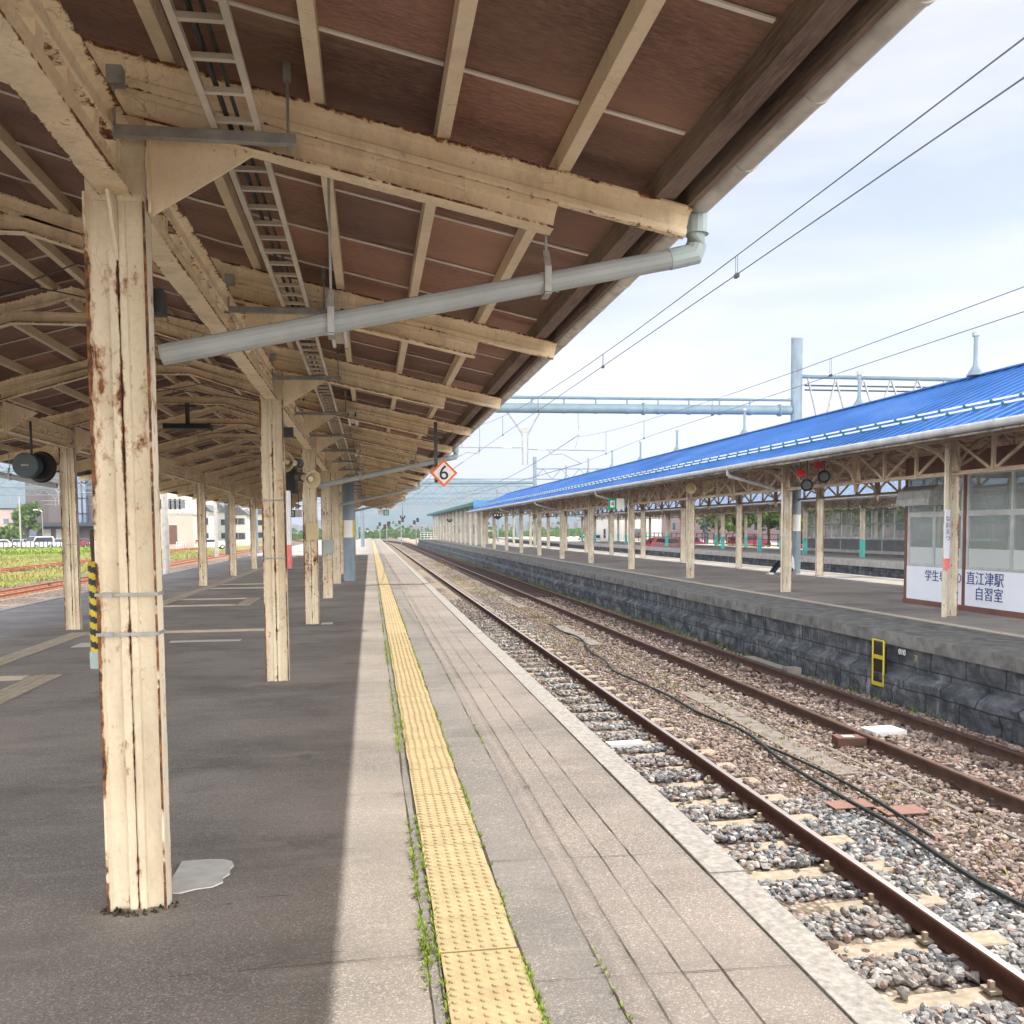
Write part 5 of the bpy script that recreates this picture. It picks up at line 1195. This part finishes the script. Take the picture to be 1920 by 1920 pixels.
# small trackside items
def signal(px, py, Y, base, lab, nh=2, col=REDS):
    X, Z = at(px, Y, py); e = empty('railway_signal', (X, Y, GZ)); tag(e, lab, 'signal', 'railway signals at the far end of the tracks')
    mb = MB(); mb.tube([(X, Y, GZ), (X, Y, Z)], .07, 8); mb.build('post', GALV, e)
    for i in range(nh):
        q = (i-(nh-1)/2)*.5; mb = MB(); mb.box(X+q-.2, X+q+.2, Y-.1, Y+.1, Z-.1+i*.35, Z+.5+i*.35); h = mb.build('head', BLACK, e)
        MB().lathe((X+q, Y-.12, Z+.2+i*.35), (0, -1, 0), [(0, .06), (.03, .055)], 10).build('lamp', col, h)
signal(725, 990, 130, 0, 'dark two-headed signal near the far end of the sunlit platform'); signal(752, 982, 150, 0, 'signal with red lamps midway between the curving tracks')
signal(780, 982, 140, 0, 'blue black signal just left of the opposite platform end', 2, BGLASS); signal(712, 985, 160, 0, 'faint signal left of the number five sign', 1)
# black cable, troughs, boxes
mb = MB(); P = []
for i in range(60):
    y = 4.2+i*.34; x = 4.42+.10*math.sin(y*.7)+.05*math.sin(y*1.9)+(.3 if y > 18 else 0)*min(1, (y-18)/4 if y > 18 else 0); P.append((x, y, GZ+.065+.01*math.sin(y*3)))
mb.tube(P, .020, 8); tag(mb.build('black_cable', plain('rubber_cable', (.025, .035, .032), .5), smooth=True), 'thick black cable winding on the ballast between the tracks', 'cable')
mb = MB(); P = [(4.52+.13*math.sin((y-6.8)*.9), y, GZ+.06) for y in np.arange(6.9, 10.6, .25)]; mb.tube([tuple(p) for p in P], .016, 8); tag(mb.build('black_cable', MATS['rubber_cable'], smooth=True), 'short second cable looping beside the thick black one', 'cable')
tr = None
TR = [(4.9, y) for y in np.arange(4.4, 40, 1.0) if math.sin(y*.6+1) > .3]
for i, (x, y) in enumerate(TR):
    if tr is None: mb = MB(); mb.box(x-.15, x+.15, y-.49, y+.49, GZ-.05, GZ+.035); tr = mb.build('trough_lid', plain('trough_concrete', (.20, .175, .15), .9, var=.3, scale=9, bump=.7), origin=(x, y, GZ)); o = tr
    else: o = cp(tr, (x+R.uniform(-.02, .02), y, GZ+R.uniform(-.006, .006)))
    o.rotation_euler = (R.uniform(-.012, .012), R.uniform(-.02, .02), R.uniform(-.03, .03)); tag(o, ('nearest second third fourth fifth sixth seventh eighth ninth tenth eleventh twelfth thirteenth fourteenth fifteenth sixteenth seventeenth eighteenth nineteenth twentieth twenty-first twenty-second twenty-third twenty-fourth twenty-fifth'.split()+['far']*30)[i]+' worn concrete trough lid in the ballast between the tracks', 'trough lid', 'concrete trough lids between the tracks')
mb = MB(); mb.box(5.24, 5.30, 4.4, 13.5, GZ-.05, GZ+.03); struct(mb.build('trough_kerb', MATS['trough_concrete'], origin=(0, 0, 0)), 'thin pale concrete kerb beside the trough')
def sbox(x, y, sx, sy, h, m, lab, z=GZ+.04, rz=.1, nm='track_device'):
    e = empty(nm, (x, y, z)); mb = MB(); mb.box(x-sx, x+sx, y-sy, y+sy, z, z+h); mb.build('casing', m, e); mb = MB(); mb.box(x-sx*.5, x+sx*.3, y-sy*.5, y+sy*.5, z+h+.001, z+h+.004); mb.build('lid', CONC3, e); e.rotation_euler[2] = rz; tag(e, lab, 'track device')
sbox(2.95, 10.55, .22, .09, .05, WHITE, 'flat white box between rails of the nearest track', -.99); sbox(6.28, 10.6, .22, .16, .06, WHITE, 'flat white box between rails of the second track', -.985)
sbox(5.55, 10.1, .17, .11, .1, plain('rust_box', (.12, .06, .045), .8, var=.3), 'rusty box outside the brown rail of the second track', rz=-.15)
for (x, y, lab) in ((4.72, 7.65, 'pinkish rusty plate lying between the tracks beside black cable'), (4.35, 7.9, 'second small rusty plate half under the black cable')): mb = MB(); mb.box(x-.2, x+.2, y-.12, y+.12, GZ+.04, GZ+.048); tag(mb.build('steel_plate', plain('pink_rust', (.24, .13, .105), .85) if 'pink_rust' not in MATS else MATS['pink_rust']), lab, 'steel plate')
mb = MB(); mb.box(7.1, 7.32, 15.2, 17.0, GZ+.06, GZ+.11); mb.box(7.08, 7.34, 15.0, 15.2, GZ, GZ+.17); tag(mb.build('timber_block', plain('grey_timber', (.26, .25, .22), .9)), 'grey timber block lying beside the far rail at the stone wall', 'timber')
# ladder step on the wall, numbers
e = empty('yellow_wall_step', (7.5, 13, -.9)); tag(e, 'yellow black step frame fixed on the dark stone wall', 'step ladder')
mb = MB()
for y in (12.72, 13.02): mb.tube([(7.52, y, -.12), (7.52, y, -.80)], .014, 8)
for z in (-.80, -.38, -.12): mb.tube([(7.52, 12.72, z), (7.52, 13.02, z)], .012, 8)
mb.box(7.51, 7.535, 12.72, 13.02, -.40, -.345); mb.box(7.51, 7.535, 12.72, 13.02, -.81, -.755); mb.build('frame', YEL, e)
mb = MB(); mb.box(7.545, 7.56, 12.7, 13.04, -.82, -.2); mb.build('backing', BLACK, e)
t = text('010', .12, (7.63, 12.42, -.25), (0, -1, 0), (0, 0, 1), WHITE, 'wall_number', None, .004); tag(t, 'white painted number 010 on the stone wall', 'wall number')
t = text('7', .15, (7.63, 12.08, -.3), (0, -1, 0), (0, 0, 1), plain('faded_yellow', (.40, .33, .08), .8, var=.4), 'wall_number', None, .004); tag(t, 'faded yellow mark beside the white number on the wall', 'wall number')

# ------------------------------------------------------------------ background: buildings, cars, trees, hills
def building(name, lab, x0, x1, y0, y1, h, wm, wins, roof='flat', rm_=None, z0=GZ, wmat=None, side='F', ww=1.2, wh=1.3, rh=1.8):
    e = empty(name, ((x0+x1)/2, (y0+y1)/2, z0)); tag(e, lab, 'building')
    mb = MB(); mb.box(x0, x1, y0, y1, z0, z0+h); mb.build('wall', wm, e)
    if roof == 'flat': mb = MB(); mb.box(x0-.15, x1+.15, y0-.15, y1+.15, z0+h, z0+h+.35); mb.build('parapet', rm_ or CONC3, e)
    else:
        mb = MB(); xm = (x0+x1)/2; vs = [(x0-.5, y0-.5, z0+h), (x1+.5, y0-.5, z0+h), (x1+.5, y1+.5, z0+h), (x0-.5, y1+.5, z0+h), (xm, y0+.2 if roof == 'hip' else y0-.5, z0+h+rh), (xm, y1, z0+h+rh)]
        mb.add(vs, [(0, 1, 4), (1, 2, 5, 4), (2, 3, 5), (3, 0, 4, 5), (0, 3, 2, 1)]); mb.build('roof', rm_ or DKG, e)
    w0_ = None
    for (u, v) in wins:
        # u: 0..1 across front (y0 face, u over x) or >=2: right side face (x1) u-2 over y ; -: left face
        fr = MB(); pn = MB()
        if u < 1.5: cx = x0+(x1-x0)*u; cz = z0+v; fr.box(cx-ww/2, cx+ww/2, y0-.06, y0, cz, cz+wh); pn.box(cx-ww/2+.1, cx+ww/2-.1, y0-.075, y0-.061, cz+.1, cz+wh-.1)
        else:
            cy_ = y0+(y1-y0)*(u-2); cz = z0+v
            xs, s = (x1, 1) if side == 'R' else (x0, -1)
            fr.box(xs, xs+s*.06, cy_-ww/2, cy_+ww/2, cz, cz+wh); pn.box(xs+s*.061, xs+s*.075, cy_-ww/2+.1, cy_+ww/2-.1, cz+.1, cz+wh-.1)
        f = fr.build('window', SASH, e, fix=False); pn.build('pane', wmat or DGLASS, f, fix=False)
    return e
BRN = facade('brown_cladding', (.17, .15, .15), 1.2); BEI = facade('beige_render', (.62, .55, .47)); PNK = facade('pink_beige_render', (.60, .48, .43)); MAU = facade('mauve_brick', (.27, .20, .20), 2)
GRYB = facade('grey_render', (.5, .5, .5)); WHB = facade('white_render', (.68, .67, .64))
Y = 195
X0, X1 = at(50, Y), at(165, Y)
e = building('tall_brown_building', 'tall brown clad building with stepped left side and blue stair windows', X0, at(150, Y), Y, Y+30, at(90, Y, 850)[1]-GZ, BRN, [(.9, 3+3.6*i) for i in range(4)], ww=1.6, wh=1.8)
mb = MB(); mb.box(at(90, Y-2), at(176, Y-2), Y-1.5, Y+28, GZ, at(90, Y, 818)[1]); mb.build('tower_block', BRN, e)
mb = MB(); mb.box(at(147, Y-2), at(165, Y-2), Y-2.2, Y-1.6, GZ+3, at(90, Y, 850)[1]); mb.build('stair_glazing', BGLASS, e)
mb = MB()
for z in range(5, 20, 3): mb.box(at(147, Y-2)-.1, at(165, Y-2)+.1, Y-2.3, Y-2.21, z, z+.3)
for px in (147, 156, 165): mb.box(at(px, Y-2)-.15, at(px, Y-2)+.15, Y-2.3, Y-2.21, GZ+3, at(90, Y, 850)[1])
mb.build('stair_mullions', DKG, e)
mb = MB(); mb.box(at(20, Y-8), at(180, Y-8), Y-9, Y-2, 2.7, 3.4); mb.build('porch_roof', DKG, e)
mb = MB(); mb.box(at(40, Y-3), at(175, Y-3), Y-3, Y-1.6, GZ, 2.7); mb.build('ground_floor', plain('shop_front', (.13, .12, .12), .6), e)
for px in (62, 88, 112): mb = MB(); mb.box(at(px-7, Y-3), at(px+7, Y-3), Y-3.1, Y-3.02, GZ+.6, 2.2); mb.build('shop_window', BGLASS if px == 62 else WHB, e)
building('low_pink_building', 'low pinkish building at the left picture edge', at(-60, 200), at(36, 200), 200, 215, 7.2, PNK, [(.75, 4.2), (.93, 4.2), (.5, 4.2)], rm_=DKG)
building('beige_office', 'beige office block with rows of windows behind nearest column', at(290, 150), at(352, 150), 150, 175, at(300, 150, 862)[1]-GZ, BEI, [(.15+.14*i, 3+3.0*j) for i in range(6) for j in range(3)], ww=1.1, wh=1.6)
building('beige_office', 'lower pink beige annex with brown door bay', at(300, 142), at(362, 142), 142, 150, 5, PNK, [(.3, .6)], ww=2.2, wh=3.0, wmat=BROWNF)
hs = [(366, 392, 165, 6.0, WHB, 'white two storey house with grey roof, left of pale pole'), (392, 432, 185, 6.2, GRYB, 'grey two storey house behind pale pole'), (432, 462, 170, 5.4, WHB, 'white house between the third and fourth left columns'), (462, 500, 200, 6, BEI, 'beige house peeking left of second column')]
for a, b, Yh, h, m, l in hs: building('house', l, at(a, Yh), at(b, Yh), Yh, Yh+9, h, m, [(.25, 1), (.7, 1), (.25, 3.6), (.7, 3.6)], 'gable', MATS['slate'] if 'slate' in MATS else plain('slate', (.11, .115, .13), .6), rh=1.6, ww=1.3)
# right background
building('mauve_apartment', 'mauve brick apartment block seen beneath the blue canopy', 66, 80, 95, 205, 13, MAU, [(2+.04*i, 1.6+3.2*j) for i in range(1, 24, 2) for j in range(2)], side='L', ww=2.2, wh=1.9, z0=GZ+.2, wmat=DGLASS)
building('grey_apartment', 'pale grey building right of the mauve block', 62, 80, 20, 78, 11, GRYB, [(2+.08*i, 1.6+3.2*j) for i in range(1, 12, 1) for j in range(2)], side='L', ww=2.4, wh=1.9, z0=GZ+.2)
building('grey_shed', 'small white shed at the far end of third platform', 30, 36, 112, 128, 4, WHB, [(.5, 1.2), (2.3, 1.2), (2.7, 1.2)], side='L')
# cars
CARM = {}
def car(x, y, rz, colr, lab, kind='car', z=GZ+.02, grp='cars parked in the left car park'):
    cn = 'car_paint_%s' % colr[0]
    m = MATS.get(cn) or plain(cn, colr[1], .25, 0, .02, spec=.6)
    e = empty('parked_van' if kind == 'van' else 'parked_car', (0, 0, 0)); Lh = 2.2 if kind != 'van' else 2.35
    if kind == 'van': low = [(-2.3, .3), (-2.32, 1.0), (-2.2, 1.85), (-2.0, 1.95), (1.2, 1.95), (1.75, 1.2), (2.3, 1.0), (2.35, .3)]; cab = [(-2.0, 1.05), (-1.9, 1.78), (1.15, 1.78), (1.6, 1.12)]
    else: low = [(-2.1, .3), (-2.15, .8), (-2.0, 1.0), (-1.6, 1.42), (-1.0, 1.5), (.4, 1.48), (1.1, 1.0), (1.95, .85), (2.15, .6), (2.15, .3)]; cab = [(-1.7, 1.0), (-1.4, 1.36), (.35, 1.38), (.95, 1.0)]
    wdt = .84
    vs = [(px_, -wdt*(1 if pz < 1.1 else .86), pz) for px_, pz in low]+[(px_, wdt*(1 if pz < 1.1 else .86), pz) for px_, pz in low]; n = len(low)
    MB().add(vs, [tuple(range(n)), tuple(range(2*n-1, n-1, -1))]+[(i, i+n, (i+1) % n+n, (i+1) % n) for i in range(n)]).build('body', m, e, origin=(0, 0, 0), smooth=True)
    for s in (-1, 1): MB().plate([(px_, s*(wdt*.93+.012), pz) for px_, pz in cab], (0, 1, 0), .02).build('side_window', DGLASS, e, origin=(0, 0, 0))
    a, b = (low[-4], low[-3]) if kind == 'van' else (low[5], low[6])
    d = Vector((b[0]-a[0], 0, b[1]-a[1])).normalized(); nn = Vector((-d.z, 0, d.x))*-1
    MB().plate([(a[0]+d.x*.08+.02, -.68, a[1]+d.z*.08+.02), (a[0]+d.x*.08+.02, .68, a[1]+d.z*.08+.02), (b[0]+.02, .76, b[1]+.03), (b[0]+.02, -.76, b[1]+.03)], (abs(d.z), 0, d.x), .02).build('windscreen', DGLASS, e, origin=(0, 0, 0))
    rx = low[1][0]; MB().box(rx-.02, rx+.25, -.65, .65, 1.1, 1.6 if kind == 'van' else 1.3).build('rear_window', DGLASS, e, origin=(0, 0, 0))
    for sx in (-1, 1):
        for s in (-1, 1):
            wh = MB().lathe((sx*1.35, s*.84-.1, .32), (0, 1, 0), [(0, .2), (0, .32), (.2, .32), (.2, .2)], 18).build('wheel', BLACK, e, origin=(0, 0, 0), smooth=True)
            MB().lathe((sx*1.35, s*.94-.01, .32), (0, s, 0), [(0, .19), (.02, .17)], 12).build('rim', ALU, wh, origin=(0, 0, 0))
    for s in (-1, 1):
        MB().box(low[-2][0]-.08, low[-2][0]+.03, s*.5, s*.78, .68, .84).build('headlight', WHITE, e, origin=(0, 0, 0)); MB().box(rx-.03, rx+.05, s*.6, s*.8, .8, 1.05).build('tail_light', REDS, e, origin=(0, 0, 0))
    MB().box(low[-1][0]-.02, low[-1][0]+.02, -.3, .3, .42, .54).build('number_plate', WHITE, e, origin=(0, 0, 0))
    e.location = (x, y, z); e.rotation_euler[2] = rz; W0[e.name] = Vector((x, y, z)); tag(e, lab, 'van' if kind == 'van' else 'car', grp)
WH = ('white', (.75, .77, .8)); BLU = ('pale_blue', (.5, .62, .75)); RD = ('red', (.38, .04, .05)); MRN = ('maroon', (.35, .03, .08)); SLV = ('silver', (.45, .47, .5))
Yc = 160
car(at(8, Yc), Yc, .2, WH, 'white car cut by the left picture edge'); car(at(33, Yc+2), Yc+2, -1.3, WH, 'white car second from the left picture edge'); car(at(48, Yc+3), Yc+3, -1.4, BLU, 'pale blue white car just left of the big white van')
car(at(72, Yc-2), Yc-2, -2.1, WH, 'large white van with dark rear window in the left car park', 'van'); car(at(97, Yc+6), Yc+6, -1.5, WH, 'white car right of the big van, under the round signal'); car(at(110, Yc+1), Yc+1, -1.3, WH, 'white car just left of the nearest left-row column')
car(at(157, Yc+3), Yc+3, -.6, RD, 'red car glimpsed beside the striped post guard'); car(at(396, 138), 138, .3, WH, 'white car in front of the grey house')
for px, Yq, c_, l in ((1255, 78, RD, 'bright red car seen through the opposite platform columns'), (1290, 82, MRN, 'maroon car behind the bright red one'), (1113, 120, WH, 'small white car at the far left of the forecourt'), (1545, 62, SLV, 'silver car beyond the third platform fence'), (1590, 66, WH, 'white car seen beyond waiting room glass'), (1850, 52, WH, 'white car visible through the station room windows'), (1405, 90, MRN, 'dark maroon car right of tree by the fence')):
    car(at(px, Yq), Yq, R.uniform(-.4, .4)+.4, c_, l, z=GZ+.24, grp='cars parked in the right forecourt')
# fences
def fence(name, lab, p0, p1, z0, h, m, n, rails=(.5, .95), r=.04):
    e = empty(name, (*p0, z0)); tag(e, lab, 'fence'); p0 = Vector((*p0, z0)); p1 = Vector((*p1, z0)); f0 = None
    for i in range(n+1):
        p = p0.lerp(p1, i/n)
        if f0 is None: mb = MB(); mb.tube([p, p+Vector((0, 0, h))], r, 6); f0 = mb.build('post', m, e, origin=tuple(p))
        else: cp(f0, tuple(p), e)
    mb = MB()
    for q in rails: mb.tube([p0+Vector((0, 0, h*q)), p1+Vector((0, 0, h*q))], r*.7, 6)
    mb.build('rails', m, e)
fence('pipe_fence', 'dark pipe fence in front of the left car park', (at(-30, 140), 140), (at(180, 152), 152), GZ, 1.3, DKG, 26, (.95,), .07)
fence('pipe_fence', 'white low fence before the distant houses at left', (at(330, 140), 140), (at(480, 160), 160), GZ, 1.1, WHITE, 40, (.9, .5), .05)
fence('brown_fence', 'brown post and rail fence beyond the third platform', (31, 36), (31, 105), 0, 1.0, BROWNF, 46, (.95, .55), .05)
sheet('flower_strip', 31.2, 34, 30, 110, .0, GRASS, lab='narrow yellow planted strip behind the brown fence')
# trees
def tree(x, y, z, h, r, lab, m=LEAF, n=2600, seed=1, grp=None, leaf=.22):
    rr = random.Random(seed); e = empty('broadleaf_tree', (x, y, z)); tag(e, lab, 'tree', grp)
    mb = MB(); tt = z+h*.62; mb.tube([(x, y, z), (x+.1, y, z+h*.25), (x-.05, y+.1, tt)], .055*h/2, 8, r1=.02*h/2); cl = []
    for i in range(9):
        a = rr.uniform(0, 6.28); zz = z+h*rr.uniform(.25, .55); ex, ey, ez = x+r*.75*math.cos(a), y+r*.75*math.sin(a), z+h*rr.uniform(.5, .9)
        mb.tube([(x, y, zz), ((x+ex)/2, (y+ey)/2, (zz+ez)/2+.1), (ex, ey, ez)], .02*h/2, 5, r1=.006*h/2); cl.append((ex, ey, ez, r*rr.uniform(.28, .5)))
    mb.build('trunk', BARK, e, smooth=True)
    for i in range(16):
        a = rr.uniform(0, 6.28); q = rr.uniform(0, .9)*r; cl.append((x+q*math.cos(a), y+q*math.sin(a), z+h*rr.uniform(.45, 1.0)-q*.25, r*rr.uniform(.2, .42)))
    V = []; F = []
    for i in range(n):
        c = rr.choice(cl); d = Vector((rr.gauss(0, 1), rr.gauss(0, 1), rr.gauss(0, .8))).normalized()*c[3]*rr.uniform(.55, 1.1); p = Vector(c[:3])+d
        u = Vector((rr.uniform(-1, 1), rr.uniform(-1, 1), rr.uniform(-1, 1))).normalized(); v = u.cross(Vector((rr.uniform(-1, 1), rr.uniform(-1, 1), rr.uniform(-.5, 1)))).normalized(); s = leaf*rr.uniform(.5, 1.1); k = len(V)
        V += [p-u*s-v*s*.5, p+u*s*.3-v*s*.7, p+u*s+v*s*.3, p-u*s*.2+v*s*.8]; F.append((k, k+1, k+2, k+3))
    mb = MB(); mb.add(V, F); mb.build('crown', m, e, fix=False)
tree(at(43, 170), 172, GZ, 7.5, 1.9, 'green tree before the stepped end of the tall brown building', LEAF2, 2600, 1, leaf=.5)
tree(at(18, 165), 165, GZ, 3.4, 2.0, 'low bushy green tree at the left picture edge', LEAF2, 2200, 2, leaf=.4)
tree(at(360, 150), 150, GZ, 4, 1.6, 'small dark tree by the beige annex', LEAF, 1200, 3, leaf=.3)
tl = ['airy light green tree right of the mauve block', 'tree in the gap left of the round mast', 'green tree just behind the round mast', 'broad tree behind the third platform waiting room', 'tree seen through the station room windows', 'second tree seen through the station room windows', 'young tree left of the airy one']
for i, (px, Yt, h, r) in enumerate(((1345, 88, 6.5, 2.6), (1440, 75, 6, 2.4), (1500, 70, 6, 2.5), (1640, 64, 6.5, 3), (1850, 56, 6.5, 3), (1920, 58, 6.5, 3), (1395, 84, 5.4, 1.9))):
    tree(at(px, Yt), Yt, GZ+.2, h, r, tl[i], LEAF2 if i % 2 == 0 else LEAF, 2600, 10+i, 'trees beyond the third platform', .2)
# street lamps in the car park
for i, (px, lab) in enumerate(((80, 'slim white street lamp in front of the brown building'), (470, 'faint street lamp far right of the left car park'))):
    X = at(px, 158); e = empty('street_lamp', (X, 158, GZ)); tag(e, lab, 'street lamp'); mb = MB(); mb.tube([(X, 158, GZ), (X, 158, 4.8), (X-.3, 158, 5.1), (X-.9, 158, 5.15)], .06, 6); mb.build('pole', GALV, e); mb = MB(); mb.box(X-1.3, X-.7, 157.85, 158.15, 5.1, 5.25); mb.build('lamp_head', WHITE, e)
# hills
def hills(name, x0, x1, y, hf, lab, dep=900, n=120):
    vs = []; fs = []
    for j in range(9):
        t = j/8
        for i in range(n+1):
            x = x0+(x1-x0)*i/n; h = hf((x-x0)/(x1-x0))*(math.sin(min(1, t*1.0)*math.pi/2))
            h *= 1+.12*mnoise.noise((x*.004, t*3, 1))+.05*mnoise.noise((x*.02, t*9, 4)); vs.append((x, y+dep*t, GZ+h))
    for j in range(8):
        for i in range(n): a = j*(n+1)+i; fs.append((a, a+1, a+n+2, a+n+1))
    mb = MB(); mb.add(vs, fs); struct(mb.build(name, HILL, origin=(0, 0, 0), smooth=True), lab)
hills('hills', -200, 1700, 2100, lambda u: 150*math.sin(min(1, u*3.2+.05)*math.pi/2)*(1+.2*math.sin(u*9)), 'wooded hills fading blue behind the far tracks')
hills('hills', -2300, -350, 2100, lambda u: 330*(1-u)**.5*(1+.15*math.sin(u*11)), 'blue hills behind the left buildings')
mb = MB()
for i in range(60):
    x = R.uniform(-60, 260); y = R.uniform(330, 700); s = R.uniform(3, 6); h = R.uniform(2, 5.5); mb.box(x-s, x+s, y-4, y+4, GZ, h); 
struct(mb.build('distant_town', facade('town_render', (.25, .27, .29))), 'mass of small distant town buildings', 'stuff')
V = []; F = []
for i in range(5000):
    x = R.uniform(-60, 200); y = R.uniform(240, 330); z = GZ+abs(R.gauss(0, .8))*(.4+abs(mnoise.noise((x*.05, y*.05, 2)))*3); s = R.uniform(.5, 1.1); k = len(V); a = R.uniform(0, 6.28); V += [(x-s*math.cos(a), y-s*math.sin(a), z), (x+s*math.cos(a), y+s*math.sin(a), z), (x+s*math.cos(a)*.6, y+s*math.sin(a)*.6, z+s), (x-s*math.cos(a)*.6, y-s*math.sin(a)*.6, z+s*.8)]; F.append((k, k+1, k+2, k+3))
struct(npmesh('far_shrubs', np.array(V), np.array(F), LEAF), 'low green shrubs at the far end of the yard', 'stuff')
# ------------------------------------------------------------------ haze
mb = MB(); mb.box(-4200, 4200, -420, 3600, -3, 480); hz = mb.build('haze', plain('haze_air', (1, 1, 1)), origin=(0, 0, 0)); hz['kind'] = 'stuff'; hz['label'] = 'thin pale haze over the far hills'
m = hz.data.materials[0]; t_ = m.node_tree; t_.nodes.clear(); ou = t_.nodes.new('ShaderNodeOutputMaterial'); pv = t_.nodes.new('ShaderNodeVolumePrincipled')
pv.inputs['Color'].default_value = (.60, .72, 1, 1); pv.inputs['Density'].default_value = .00035; pv.inputs['Anisotropy'].default_value = .2; t_.links.new(pv.outputs[0], ou.inputs['Volume'])
